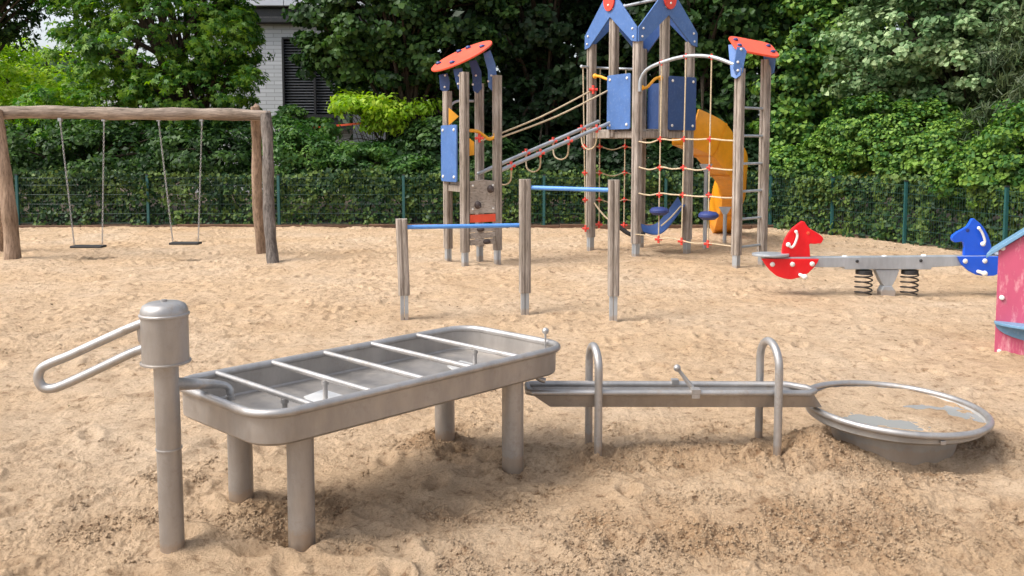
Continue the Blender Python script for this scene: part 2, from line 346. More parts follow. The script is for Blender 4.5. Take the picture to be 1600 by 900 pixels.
def sand_height(x, y):
    z = 0.05 * fbm(x, y, 0.45, 3, 2) + 0.03 * fbm(x, y, 2.3, 20, 3) + 0.016 * np.abs(fbm(x, y, 4.5, 33, 2))
    rough = 0.25 + 0.75 * np.clip(fbm(x, y, 1.1, 60, 3) * 2.2 + 0.5, 0, 1)
    # dug-up clumpy sand round the water play
    dist = np.zeros_like(x)
    for c in [(0.85, 4.35, 0.75, 0.2, 0.03), (0.0, 4.2, 0.22, 0.25, 0), (-0.42, 4.55, 0.3, 0.2, 0), (-0.75, 3.75, 0.35, 0.28, 0.6), (-0.2, 3.75, 0.5, 0.25, 0.6),
              (1.62, 4.35, 0.22, 0.25, 0), (2.2, 4.1, 0.6, 0.16, 0), (2.75, 4.6, 0.3, 0.3, 0), (1.0, 3.5, 1.4, 0.35, 0.1), (-1.1, 3.6, 0.2, 0.25, 0)]:
        dist = np.maximum(dist, gauss(x, y, *c))
    dist = np.clip(dist * (0.75 + 1.2 * fbm(x, y, 3.0, 90, 3)), 0, 1)
    near = np.clip((5.5 - y) / 2.5, 0, 1)
    rough = np.clip(rough * (0.55 + 0.35 * near) + dist * 1.15, 0, 1.5)
    z += 0.033 * dents(x, y, 0.30, 5, 0.26, 0.13, 0.62) * (0.7 + 0.3 * near)
    z += 0.013 * dents(x, y, 0.15, 25, 0.3, 0.15, 0.6) * rough
    n = fbm(x, y, 9.0, 40, 4, 0.62); z += 0.018 * rough * n
    rd = 0.5 - np.abs(fbm(x, y, 21.0, 140, 3, 0.62)); z += 0.016 * rough * (rd - 0.3)
    z += 0.011 * rough * fbm(x, y, 50.0, 240, 2, 0.7)
    # piles and hollows
    for cx, cy, sx, sy, a in [(0.85, 4.42, 0.85, 0.12, 0.045), (0.0, 4.45, 0.16, 0.12, 0.05), (-0.42, 4.62, 0.2, 0.14, 0.06), (-0.22, 4.45, 0.16, 0.2, -0.05),
                              (1.63, 4.42, 0.12, 0.14, 0.1), (2.72, 4.62, 0.15, 0.2, 0.06), (2.15, 4.2, 0.42, 0.12, -0.05), (1.42, 4.35, 0.1, 0.1, -0.03), (-0.87, 3.4, 0.12, 0.12, -0.03), (0.25, 4.1, 0.12, 0.28, -0.03),
                              (-1.37, 3.37, 0.1, 0.1, 0.015), (-7.0 + 0.8, 12.5, 0.5, 0.7, -0.06), (-4.95, 12.5, 0.5, 0.7, -0.06)]:
        z += a * gauss(x, y, cx, cy, sx, sy)
    for cx, cy in ((-1.37, 3.37), (-0.87, 3.4), (-1.28, 3.8), (0.0, 4.24), (-0.4, 4.6), (0.45, 4.36), (1.42, 4.37)):
        d = np.hypot(x - cx, y - cy); z += 0.016 * np.exp(-((d - 0.1) / 0.045) ** 2) * (1 + 1.5 * fbm(x, y, 9, 500, 2)) - 0.012 * np.exp(-(d / 0.07) ** 2)
    return z, dist, rough
r_ = 1.0027
ys = [1.3]
while ys[-1] < 21: ys.append(ys[-1] * r_)
ys = np.array(ys); ts = np.linspace(-1, 1, 1250)
Yg, Tg = np.meshgrid(ys, ts, indexing='ij'); Xg = Tg * (Yg * 0.66 + 1.3)
Zg, DI, RO = sand_height(Xg, Yg)
wet = np.clip(DI * 1.0 + 0.45 * np.clip(RO - 0.7, 0, 1), 0, 1) * np.clip(0.6 + 1.6 * fbm(Xg, Yg, 2.2, 300, 4), 0, 1)
build_grid('sand', Xg, Yg, Zg, M['sand'], wet)
def crumbs(n, y0, y1, smin, smax, thr, seed):
    rg = np.random.default_rng(seed); y = y0 + (y1 - y0) * rg.random(n) ** 1.3; x = (rg.random(n) * 2 - 1) * (y * 0.66 + 0.5)
    z, di, ro = sand_height(x.copy(), y.copy()); clump = vnoise(x * 5, y * 5, 777) + 0.5 * vnoise(x * 17, y * 17, 778)
    k = (ro * 0.55 + di * 0.5 + clump * 0.9 + 0.25 * rg.random(n)) > thr
    k &= ~((np.hypot(x - 2.15, y - 4.6) < 0.34))
    x, y, z = x[k], y[k], z[k]; m = len(x); s_ = smin + (smax - smin) * rg.random(m) ** 2.5
    O8 = np.array([(1, 0, 0), (-1, 0, 0), (0, 1, 0), (0, -1, 0), (0, 0, 0.8), (0, 0, -0.8)], float); FF = np.array([(0, 2, 4), (2, 1, 4), (1, 3, 4), (3, 0, 4), (2, 0, 5), (1, 2, 5), (3, 1, 5), (0, 3, 5)])
    V = O8[None] * (1 + rg.uniform(-0.35, 0.35, (m, 6, 1))); th = rg.uniform(0, 6.28, m); c, q = np.cos(th), np.sin(th)
    V = np.stack([V[..., 0] * c[:, None] - V[..., 1] * q[:, None], V[..., 0] * q[:, None] + V[..., 1] * c[:, None], V[..., 2] + rg.uniform(-.3, .3, (m, 1)) * V[..., 0]], -1) * s_[:, None, None]
    V += np.stack([x, y, z + s_ * 0.25], -1)[:, None, :]; Q = (FF[None] + (np.arange(m) * 6)[:, None, None]).reshape(-1, 3)
    me = bpy.data.meshes.new('sand_crumbs'); me.vertices.add(m * 6); me.vertices.foreach_set('co', V.reshape(-1).astype(np.float32)); me.loops.add(Q.size); me.loops.foreach_set('vertex_index', Q.ravel().astype(np.int32))
    me.polygons.add(len(Q)); me.polygons.foreach_set('loop_start', (np.arange(len(Q)) * 3).astype(np.int32)); me.polygons.foreach_set('loop_total', np.full(len(Q), 3, np.int32)); me.polygons.foreach_set('use_smooth', np.ones(len(Q), bool))
    me.update(calc_edges=True); me.materials.append(M['sand']); o = bpy.data.objects.new('sand_crumbs', me); scn.collection.objects.link(o); print('crumbs', m)
    return tag(o, 'loose crumbs of dug-up sand lying on the sandy ground', 'sand', kind='stuff')
crumbs(240000, 2.2, 8.0, 0.0025, 0.0095, 0.72, 5)
g = MB(); g.add([(-400, -400, -0.14), (400, -400, -0.14), (400, 600, -0.14), (-400, 600, -0.14)], [(0, 1, 2, 3)])
go = g.build('ground', M['sand']); go['kind'] = 'structure'
BACKY = 17.5
# soil bed behind the edging (under hedge and trees)
bed_pts = [(-30, BACKY), (5.35, BACKY), (6.1, 16.2), (6.85, 14.2), (7.2, 12.0), (7.9, 8.0), (9.0, 2.0), (40, 2.0), (40, 60), (-30, 60)]
g = MB(); g.prism([(x, y, -0.1) for x, y in bed_pts], (0, 0, 0.16)); so_ = g.build('soil_bed', M['soil']); so_['kind'] = 'structure'
# ------------------------------------------------------------------ foliage
def foliage_mesh(name, centers, normals, size, mat, parent=None, shape='leaf', droop=0.0):
    n = len(centers)
    if shape == 'leaf':
        T = np.array([(0, -0.5, 0), (0.27, -0.05, 0.07), (0, 0.55, -0.05), (-0.27, -0.05, 0.07)]); FC = [(0, 1, 2, 3)]
    elif shape == 'ivy':
        T = np.array([(0, -0.4, 0), (0.4, -0.3, 0.06), (0.32, 0.12, 0.03), (0, 0.5, -0.05), (-0.32, 0.12, 0.03), (-0.4, -0.3, 0.06)]); FC = [(0, 1, 2, 3), (0, 3, 4, 5)]
    elif shape == 'star':
        T = [(0, -0.12, 0)]; FC = []
        for k, a in enumerate((-100, -52, 0, 52, 100)):
            a = math.radians(90 + a); L = 0.55 if k in (1, 2, 3) else 0.38; p = a + math.pi / 2
            c, s = math.cos(a), math.sin(a); q = 0.11; i = len(T)
            T += [(c * L * .5 + math.cos(p) * q, s * L * .5 + math.sin(p) * q - .12, 0.03), (c * L, s * L - .12, -0.1), (c * L * .5 - math.cos(p) * q, s * L * .5 - math.sin(p) * q - .12, 0.03)]
            FC.append((0, i, i + 1, i + 2))
        T = np.array(T)
    elif shape == 'needle':
        T = np.array([(0.03, -0.5, 0), (0.05, 0.5, -0.2), (-0.05, 0.5, -0.2), (-0.03, -0.5, 0)]); FC = [(0, 1, 2, 3)]
    nz = normals / np.linalg.norm(normals, axis=1, keepdims=True)
    rv = RNG.normal(size=(n, 3)); rv[:, 2] -= droop
    ty = rv - nz * np.sum(rv * nz, 1, keepdims=True); ty /= np.linalg.norm(ty, axis=1, keepdims=True) + 1e-9
    tx = np.cross(ty, nz)
    s = size * RNG.uniform(0.6, 1.3, n)
    V = centers[:, None, :] + s[:, None, None] * (T[None, :, 0:1] * tx[:, None, :] + T[None, :, 1:2] * ty[:, None, :] + T[None, :, 2:3] * nz[:, None, :])
    k = len(T)
    F_ = np.array(FC)
    Q = (F_[None] + (np.arange(n) * k)[:, None, None]).reshape(-1, 4)
    me = bpy.data.meshes.new(name)
    loc = Vector((0, 0, 0)); p = parent
    while p is not None: loc = loc + p.location; p = p.parent
    co = (V.reshape(-1, 3) - np.array(loc)).astype(np.float32)
    me.vertices.add(len(co)); me.vertices.foreach_set('co', co.ravel())
    me.loops.add(Q.size); me.loops.foreach_set('vertex_index', Q.ravel().astype(np.int32))
    me.polygons.add(len(Q)); me.polygons.foreach_set('loop_start', (np.arange(len(Q)) * 4).astype(np.int32)); me.polygons.foreach_set('loop_total', np.full(len(Q), 4, np.int32))
    me.update(calc_edges=True)
    me.materials.append(mat)
    o = bpy.data.objects.new(name, me); scn.collection.objects.link(o); o.parent = parent
    return o
def clumped(ells, per, clumps, crad, up=0.5, shell=0.55, flat=0.6):
    """ells: (cx,cy,cz,rx,ry,rz) blobs; leaves gathered in branch clumps lying mostly in the outer part"""
    C = []; NN = []; K = []
    vol = np.array([e[3] * e[4] + e[4] * e[5] + e[3] * e[5] for e in ells]); share = vol / vol.sum()
    for e, s in zip(ells, share):
        nc = max(2, int(clumps * s)); c0 = np.array(e[:3]); r0 = np.array(e[3:6])
        d = RNG.normal(size=(nc, 3)); d /= np.linalg.norm(d, axis=1, keepdims=True)
        rr = RNG.uniform(shell, 1.0, (nc, 1)); cc = c0 + d * rr * r0
        out = d / r0; out /= np.linalg.norm(out, axis=1, keepdims=True)
        for i in range(nc):
            m = int(per * RNG.uniform(0.5, 1.5)); cr = crad * RNG.uniform(0.6, 1.4)
            q = RNG.normal(size=(m, 3)); q /= np.linalg.norm(q, axis=1, keepdims=True); q *= RNG.uniform(0.2, 1, (m, 1)) ** 0.6
            p = cc[i] + q * np.array([cr, cr, cr * flat])
            nn = q * 0.7 + out[i] * 0.5 + np.array([0, 0, up]) + RNG.normal(size=(m, 3)) * 0.45
            C.append(p); NN.append(nn); 
        K.append(cc)
    return np.concatenate(C), np.concatenate(NN), K
def tree(name, base, label, ells, per, clumps, crad, leaf, mat, shape='leaf', trunk_r=0.15, group='trees behind the playground fence', cat='tree', up=0.5, droop=0.0, shell=0.55, flat=0.6, cut=None, stem='trunk'):
    t = thing(name, base, label, cat, group)
    C, NN, K = clumped(ells, per, clumps, crad, up, shell, flat)
    if cut is not None:
        keep = cut(C); C = C[keep]; NN = NN[keep]
    keep = C[:, 2] > 0.02; C = C[keep]; NN = NN[keep]
    foliage_mesh('crown', C, NN, leaf, mat, t, shape, droop)
    mb = MB(); b = Vector(base); top = Vector(np.mean([e[:3] for e in ells], 0)); 
    top.z = max(top.z, b.z + 0.6)
    nst = 7; pts = []
    for i in range(nst + 1):
        f = i / nst; pts.append(b.lerp(top, f) + Vector((random.uniform(-.06, .06), random.uniform(-.06, .06), 0)) * (1 if i else 0) * (2 * trunk_r / 0.3))
    mb.tube(pts, 0, 10, rad=[trunk_r * (1.35 if i == 0 else 1 - 0.7 * i / nst) for i in range(nst + 1)])
    for kk in K:
        for c in kk[:: max(1, len(kk) // 7)]:
            a = pts[random.randint(2, nst)]; c = Vector(c); mid = a.lerp(c, 0.5) + Vector((0, 0, 0.12 * (c - a).length))
            q = spline([a, mid, c], 3); mb.tube(q, 0, 5, rad=[trunk_r * 0.42 * (1 - 0.85 * i / (len(q) - 1)) for i in range(len(q))])
    mb.build(stem, M['bark'], t)
    return t
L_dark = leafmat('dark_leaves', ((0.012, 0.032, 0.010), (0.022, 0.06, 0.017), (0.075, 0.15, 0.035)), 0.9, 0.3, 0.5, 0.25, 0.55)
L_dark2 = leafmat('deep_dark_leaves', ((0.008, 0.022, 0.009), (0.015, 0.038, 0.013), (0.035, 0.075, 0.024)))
L_star = leafmat('maple_leaves', ((0.025, 0.08, 0.014), (0.06, 0.17, 0.026), (0.21, 0.36, 0.045)), 0.8, 0.4, 0.5, 0.3, 0.6)
L_lime = leafmat('lime_leaves', ((0.13, 0.28, 0.02), (0.28, 0.47, 0.035), (0.46, 0.6, 0.06)), 1.2, 0.45)
L_ivy = leafmat('ivy_leaves', ((0.008, 0.026, 0.010), (0.02, 0.06, 0.018), (0.11, 0.17, 0.035)), 1.4, 0.15, 0.5, 0.22, 0.6)
L_shrub = leafmat('shrub_leaves', ((0.025, 0.07, 0.02), (0.05, 0.135, 0.03), (0.13, 0.24, 0.04)), 1.3, 0.35)
L_silver = leafmat('silvery_leaves', ((0.03, 0.09, 0.03), (0.13, 0.23, 0.09), (0.46, 0.58, 0.31)), 1.1, 0.25, 0.55)
L_bank = leafmat('bank_leaves', ((0.02, 0.07, 0.018), (0.055, 0.15, 0.03), (0.2, 0.33, 0.055)), 1.0, 0.3, 0.5, 0.25, 0.6)
L_yel = leafmat('yellowing_leaves', ((0.10, 0.14, 0.02), (0.19, 0.22, 0.035), (0.30, 0.26, 0.05)), 1.5, 0.3)
L_con = leafmat('conifer_needles', ((0.012, 0.03, 0.012), (0.03, 0.055, 0.02), (0.07, 0.09, 0.03)), 1.0, 0.15)
L_far = leafmat('far_leaves', ((0.04, 0.09, 0.04), (0.07, 0.13, 0.05), (0.11, 0.18, 0.07)), 1.0, 0.3)

# hedge: leafy face standing behind (and poking through) the mesh fence
def hedge(name, a, b, label, mat, zt=1.15, thick=0.7, dens=900, leaf=0.085, extra=None):
    a = np.array(a); b = np.array(b); L = np.linalg.norm(b - a); d = (b - a) / L; nrm = np.array([d[1], -d[0]])   # towards the playground
    n = int(L * dens)
    u = RNG.uniform(0, L, n); z = RNG.uniform(0.0, 1, n) ** 0.85 * zt
    dep = RNG.exponential(0.1, n) + 0.0
    wob = 0.10 * fbm(u, z, 1.5, 71, 3) + 0.12 * fbm(u * 0 + u, z, 4.0, 77, 2)
    x = 1.8 * wob - dep + 0.22 + 0.3 * np.clip(0.4 - z, 0, 1)
    top = z > zt * 0.97
    C = np.stack([a[0] + d[0] * u + nrm[0] * x, a[1] + d[1] * u + nrm[1] * x, z * (1 + 0.12 * vnoise(u * 1.3, u * 0, 9))], 1)
    NN = np.stack([nrm[0] + 0 * u, nrm[1] + 0 * u, 0.45 + 0 * u], 1) + RNG.normal(size=(n, 3)) * 0.5
    # the top
    m = n // 4; u2 = RNG.uniform(0, L, m); x2 = -RNG.uniform(0, thick, m)
    z2 = zt * (0.98 + 0.12 * vnoise(u2 * 1.3, u2 * 0, 9)) + RNG.normal(size=m) * 0.05 + 0.1 * fbm(u2, x2, 2.5, 79, 2)
    C2 = np.stack([a[0] + d[0] * u2 + nrm[0] * x2, a[1] + d[1] * u2 + nrm[1] * x2, z2], 1); N2 = np.array([0, -0.2, 1.0]) + RNG.normal(size=(m, 3)) * 0.5
    t = thing(name, (a[0], a[1], 0), label, 'hedge')
    foliage_mesh('foliage', np.concatenate([C, C2]), np.concatenate([NN, N2]), leaf, mat, t, 'ivy', 0.6)
    mb = MB()
    for i in range(int(L * 3)):
        p = a + d * (i + 0.5) / 3 - nrm * random.uniform(0.2, 0.45)
        q = [Vector((p[0] + random.uniform(-.1, .1) * k, p[1], 0.28 * k)) for k in range(5)]; mb.tube(q, 0, 5, rad=[0.02 - 0.003 * k for k in range(5)])
    mb.build('stem', M['bark'], t)
    return t
hedge('hedge', (-13.0, 17.75), (5.45, 17.75), 'long clipped ivy hedge along the back fence behind the swings and towers', L_ivy)
hedge('hedge', (5.55, 17.6), (7.15, 13.9), 'ivy hedge section bending forward right of the ladder, behind the red horse', L_ivy, dens=1000)
hedge('hedge', (7.15, 13.9), (8.3, 7.8), 'ivy hedge section nearest the camera, behind the blue horse and pink house', L_ivy, dens=1200, leaf=0.075)

# fence
def fence(pts, label, step=2.45):
    f = thing('mesh_fence', (pts[0][0], pts[0][1], 0), label, 'fence')
    for (a, b) in zip(pts[:-1], pts[1:]):
        a = Vector(a + (0,)); b = Vector(b + (0,)); L = (b - a).length; d = (b - a).normalized()
        mb = MB(); n = int(L / 0.055)
        for i in range(n + 1):
            p = a + d * (L * i / n); mb.tube([p + Vector((0, 0, 0.05)), p + Vector((0, 0, 1.04))], 0.0024, 4, caps=False)
        for z in (0.08, 0.28, 0.48, 0.68, 0.88, 1.03):
            for o in (-0.006, 0.006):
                w_ = Vector((-d.y, d.x, 0)) * o; mb.tube([a + w_ + Vector((0, 0, z)), b + w_ + Vector((0, 0, z))], 0.0034, 4, caps=False)
        mb.build('mesh_panel', M['fence'], f)
    for p in pts:
        mb = MB(); mb.box((p[0], p[1] - 0.035, 0.53), (0.055, 0.045, 1.12)); po = mb.build('post', M['fencepost'], f, 0.006)
        mb = MB(); mb.box((p[0], p[1] - 0.035, 1.10), (0.062, 0.052, 0.02)); mb.build('cap', M['rubber'], po)
    return f
bx_ = [-13.0, -10.4, D(232, 300, BACKY).x, D(436, 300, BACKY).x, D(631, 300, BACKY).x, D(850, 300, BACKY).x, D(1040, 300, BACKY).x, 5.35]
fence([(x, BACKY) for x in bx_], 'dark green wire mesh fence along the back edge of the sand')
side = [(5.4, BACKY - 0.12)] + [(D(px, 300, Y).x, Y) for px, Y in ((1300, 15.9), (1414, 14.2), (1571, 12.1))] + [(7.75, 9.7), (8.2, 7.5)]
fence(side, 'dark green wire mesh fence running forward along the right edge behind the seesaw')
# timber edging
for a, b, lab in (((-13, BACKY - 0.2), (5.3, BACKY - 0.2), 'low brown timber edging board at the foot of the back hedge'),):
    mb = MB(); x = a[0]
    while x < b[0]:
        mb.box((x + 1.0, a[1] + random.uniform(-.02, .02), -0.02 + random.uniform(-.015, .015)), (1.99, 0.07, 0.16)); x += 2.0
    tag(mb.build('timber_edging', M['edging'], None, 0.01), lab, 'edging')
# trees --------------------------------------------------------------
def E(px, py, Y, rx, rz, ry=None):
    c = D(px, py, Y); return (c.x, c.y, c.z, rx, ry or rx, rz)
TG = 'trees behind the playground fence'
tree('broadleaf_tree', (-7.0, 20.6, 0), 'large star-leaved green tree standing behind the two swings', [E(250, 60, 20.6, 2.3, 2.0), E(170, -60, 20.8, 2.2, 1.6), E(310, 150, 20.3, 1.75, 1.2), E(150, 190, 20.4, 1.9, 1.1), E(350, 40, 20.6, 1.0, 1.5), E(240, -160, 21, 2.2, 1.5), E(130, 75, 20.5, 0.7, 0.9)], 34, 850, 0.34, 0.2, L_star, 'star', 0.17, droop=0.8, up=0.6)
tree('broadleaf_tree', (-9.2, 19.6, 0), 'low dark leafy shrub tree between the swings and the back hedge', [E(60, 250, 19.2, 1.6, 0.9), E(190, 245, 19.0, 1.7, 0.8), E(320, 245, 19.0, 1.6, 0.85), E(-60, 240, 19.2, 1.6, 0.9)], 60, 420, 0.3, 0.13, L_dark, 'leaf', 0.08, cat='shrub')
tree('broadleaf_tree', (-13.5, 26, 0), 'bright lime-green tree low at the left edge of the picture', [E(30, 130, 25, 2.0, 1.3), E(90, 150, 25, 1.4, 0.9), E(-60, 110, 25, 2.2, 1.6), E(20, 190, 25, 2.6, 1.4)], 90, 330, 0.42, 0.13, L_lime, 'leaf', 0.15)
tree('broadleaf_tree', (-15.5, 21.5, 0), 'dark tree reaching into the top left corner', [E(-10, 20, 21.5, 1.0, 0.95), E(15, -60, 21.5, 1.7, 1.0), E(90, -40, 21.5, 0.9, 0.75), E(-80, -40, 21.5, 1.6, 1.8)], 50, 300, 0.34, 0.15, L_dark, 'leaf', 0.16)
tree('broadleaf_tree', (-22.0, 40, 0), 'small distant tree showing in the sky gap at upper left', [E(88, 105, 40, 1.3, 0.9), E(60, 130, 40, 2.5, 1.2)], 60, 120, 0.5, 0.3, L_far, 'leaf', 0.18)
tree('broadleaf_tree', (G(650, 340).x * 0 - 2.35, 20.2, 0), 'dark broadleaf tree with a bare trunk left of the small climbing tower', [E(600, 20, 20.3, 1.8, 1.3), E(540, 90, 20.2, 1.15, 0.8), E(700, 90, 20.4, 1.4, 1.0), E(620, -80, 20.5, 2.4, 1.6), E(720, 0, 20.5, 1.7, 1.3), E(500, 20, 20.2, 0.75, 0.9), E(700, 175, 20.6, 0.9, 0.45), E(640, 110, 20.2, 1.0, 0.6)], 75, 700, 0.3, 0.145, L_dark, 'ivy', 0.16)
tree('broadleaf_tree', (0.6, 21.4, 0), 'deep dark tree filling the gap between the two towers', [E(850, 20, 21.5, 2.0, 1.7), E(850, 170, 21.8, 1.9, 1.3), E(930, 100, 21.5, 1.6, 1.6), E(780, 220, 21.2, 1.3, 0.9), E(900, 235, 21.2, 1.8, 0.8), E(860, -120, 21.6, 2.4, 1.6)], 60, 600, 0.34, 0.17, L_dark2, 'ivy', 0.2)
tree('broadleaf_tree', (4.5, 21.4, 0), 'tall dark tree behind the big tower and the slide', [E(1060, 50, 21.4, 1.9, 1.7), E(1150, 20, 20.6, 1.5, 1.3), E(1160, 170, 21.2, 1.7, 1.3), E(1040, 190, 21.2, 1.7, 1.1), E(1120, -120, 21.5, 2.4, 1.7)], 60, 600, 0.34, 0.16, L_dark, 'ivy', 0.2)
tree('broadleaf_tree', (7.2, 20.2, 0), 'mid green tree right of the ladder frame', [E(1250, 110, 19.8, 1.3, 1.5), E(1300, 40, 19.8, 1.5, 1.4), E(1240, 220, 19.5, 1.0, 0.9), E(1300, -80, 20, 2.0, 1.5)], 75, 560, 0.28, 0.115, L_bank, 'ivy', 0.14, up=0.4)
tree('broadleaf_tree', (9.6, 17.2, 0), 'tree with pale silvery leaves at the upper right', [E(1430, 60, 16.8, 1.75, 1.35), E(1530, 30, 16.0, 1.3, 1.2), E(1370, 110, 17.0, 0.95, 1.0), E(1500, 110, 16.2, 1.25, 0.8), E(1480, -60, 16.5, 2.0, 1.1), E(1620, 50, 15.5, 1.3, 1.4)], 62, 560, 0.24, 0.105, L_silver, 'ivy', 0.13, up=0.8)
tree('conifer', (10.4, 14.8, 0), 'dark drooping conifer at the right edge above the hedge', [E(1590, 200, 14.6, 0.95, 0.85), E(1640, 150, 14.8, 1.3, 1.8), E(1560, 235, 14.2, 0.7, 0.4)], 110, 200, 0.3, 0.2, L_con, 'needle', 0.14, droop=1.5, up=0.1)
tree('leafy_bush', (6.4, 18.9, 0), 'green ivy-grown bush behind the fence right of the ladder', [E(1250, 275, 18.3, 1.0, 0.7), E(1340, 250, 17.6, 1.2, 0.8), E(1200, 300, 18.6, 0.8, 0.5)], 75, 420, 0.2, 0.085, L_bank, 'ivy', 0.05, cat='bush', group='bushes behind the fence', shell=0.75)
tree('leafy_bush', (8.2, 15.9, 0), 'big rounded green bush rising behind the red and blue horses', [E(1430, 240, 15.9, 1.45, 0.95), E(1500, 260, 14.9, 1.2, 0.75), E(1390, 200, 16.6, 1.3, 0.7)], 80, 640, 0.2, 0.075, L_bank, 'ivy', 0.05, cat='bush', group='bushes behind the fence', shell=0.75)
tree('leafy_bush', (8.6, 12.9, 0), 'green bush above the right end of the fence beside the pink house', [E(1590, 265, 13.0, 1.0, 0.6), E(1680, 240, 12.4, 1.3, 1.0), E(1545, 285, 13.0, 0.7, 0.4)], 75, 420, 0.2, 0.072, L_bank, 'ivy', 0.05, cat='bush', group='bushes behind the fence', shell=0.75)
tree('leafy_bush', (6.75, 16.5, 0), 'yellowing bush top just above the fence behind the red horse', [E(1355, 283, 16.0, 0.5, 0.2), E(1430, 278, 15.0, 0.45, 0.16)], 40, 60, 0.16, 0.09, L_yel, 'ivy', 0.03, cat='bush', group='bushes behind the fence')
tree('leafy_bush', (-4.3, 18.9, 0), 'green bush behind the fence right of the grey swing post', [E(470, 255, 18.7, 1.0, 0.75), E(560, 265, 18.7, 1.0, 0.6), E(640, 275, 18.7, 0.9, 0.5), E(440, 215, 19.2, 0.6, 0.5)], 60, 420, 0.22, 0.105, L_shrub, 'leaf', 0.05, cat='bush', group='bushes behind the fence', shell=0.7)
tree('leafy_bush', (-3.4, 19.6, 0), 'sunlit lime-green spray of leaves under the dark tree', [E(575, 166, 19.4, 0.8, 0.22), E(545, 155, 19.4, 0.35, 0.16), E(625, 176, 19.4, 0.5, 0.16), E(600, 190, 19.4, 0.5, 0.25), E(660, 168, 19.5, 0.3, 0.12)], 26, 120, 0.3, 0.13, L_lime, 'leaf', 0.03, cat='bush', group='bushes behind the fence', droop=1.0)
tree('leafy_bush', (-4.9, 20.0, 0), 'light green leafy saplings in front of the white building', [E(455, 190, 20, 0.35, 0.4), E(500, 205, 19.8, 0.5, 0.3), E(480, 225, 19.6, 0.7, 0.3), E(590, 240, 19.4, 0.6, 0.3)], 40, 130, 0.18, 0.14, L_shrub, 'leaf', 0.03, cat='bush', group='bushes behind the fence', droop=1.0)
tree('leafy_bush', (-1.3, 19.4, 0), 'dark green bush behind the fence left of the small tower', [E(690, 240, 19.3, 0.9, 0.9), E(760, 260, 19.2, 1.0, 0.7), E(650, 250, 19.4, 0.6, 0.7)], 60, 300, 0.22, 0.12, L_dark, 'ivy', 0.05, cat='bush', group='bushes behind the fence', shell=0.7)
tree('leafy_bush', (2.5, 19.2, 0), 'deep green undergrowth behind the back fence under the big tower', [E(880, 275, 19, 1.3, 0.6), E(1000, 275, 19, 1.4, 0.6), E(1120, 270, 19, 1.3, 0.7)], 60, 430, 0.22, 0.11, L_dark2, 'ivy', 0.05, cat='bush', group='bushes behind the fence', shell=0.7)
# far wood that closes the view
C, NN, K = clumped([(x, 30 + 2 * math.sin(x), z, 3.4, 2.0, 2.6) for x in np.arange(-2, 28, 3.6) for z in (1.8, 5.2, 8.2)], 60, 1500, 0.7)
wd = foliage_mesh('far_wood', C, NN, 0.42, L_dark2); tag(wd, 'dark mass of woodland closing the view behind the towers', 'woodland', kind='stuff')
C, NN, K = clumped([(x, 42, 1.2, 4, 2.5, 2.2) for x in np.arange(-42, -2, 4.5)], 60, 500, 0.7)
wd = foliage_mesh('far_wood', C, NN, 0.5, L_far); tag(wd, 'distant line of greenery far behind the white building', 'woodland', kind='stuff')
# ------------------------------------------------------------------ building
def brickmat():
    m, nt, b = newmat('white_brick')
    tc = nt.nodes.new('ShaderNodeTexCoord'); sx = nt.nodes.new('ShaderNodeSeparateXYZ'); cx = nt.nodes.new('ShaderNodeCombineXYZ')
    nt.links.new(tc.outputs['Object'], sx.inputs[0]); nt.links.new(sx.outputs[0], cx.inputs[0]); nt.links.new(sx.outputs[2], cx.inputs[1])
    bt = nt.nodes.new('ShaderNodeTexBrick'); nt.links.new(cx.outputs[0], bt.inputs[0])
    bt.inputs['Color1'].default_value = (0.56, 0.58, 0.6, 1); bt.inputs['Color2'].default_value = (0.46, 0.48, 0.5, 1); bt.inputs['Mortar'].default_value = (0.3, 0.31, 0.32, 1)
    bt.inputs['Scale'].default_value = 1.0; bt.inputs['Brick Width'].default_value = 0.6; bt.inputs['Row Height'].default_value = 0.14; bt.inputs['Mortar Size'].default_value = 0.012
    nt.links.new(bt.outputs[0], b.inputs['Base Color']); b.inputs['Roughness'].default_value = 0.8
    return m
bY = 30.0
bl = thing('brick_building', (-7, bY, 0), 'modern white brick building with dark blinds and metal upper storey seen between the trees', 'building')
mb = MB(); wx0, wx1 = D(441, 100, bY).x, D(600, 100, bY).x; wz0, wz1 = D(500, 182, bY).z, D(500, 58, bY).z
x0, x1, zt = -11.5, D(625, 100, bY).x, D(400, 38, bY).z
mb.box(((x0 + wx0) / 2, bY + 2, zt / 2), (wx0 - x0, 4, zt)); mb.box(((wx0 + x1) / 2, bY + 2.1, wz0 / 2), (x1 - wx0, 3.8, wz0))
mb.box(((wx0 + x1) / 2, bY + 2, (wz1 + zt) / 2), (x1 - wx0, 4, zt - wz1 - 0.01)); mb.box(((wx1 + x1) / 2, bY + 2.05, (wz0 + wz1) / 2), (x1 - wx1, 3.9, wz1 - wz0 - 0.02))
mb.build('wall', brickmat(), bl)
M['darkframe'] = painted('dark_frame', (0.02, 0.022, 0.026), 0.4, 0.1, 4); M['glass'] = painted('dark_glass', (0.012, 0.016, 0.022), 0.12, 0.1, 1, bmp=0)
M['panelgrey'] = painted('pale_metal_panel', (0.52, 0.54, 0.6), 0.35, 0.06, 1.0); M['slat'] = painted('blind_slat', (0.14, 0.15, 0.17), 0.35, 0.1, 4)
mb = MB(); mb.box(((wx0 + wx1) / 2, bY + 0.25, (wz0 + wz1) / 2), (wx1 - wx0, 0.04, wz1 - wz0)); wn = mb.build('window', M['glass'], bl)
mb = MB(); z = wz0 + 0.06
while z < wz1: mb.box(((wx0 + wx1) / 2, bY + 0.12, z), (wx1 - wx0 - 0.1, 0.07, 0.02), Matrix.Rotation(R(25), 3, 'X')); z += 0.1
mb.build('blind', M['slat'], wn)
mb = MB()
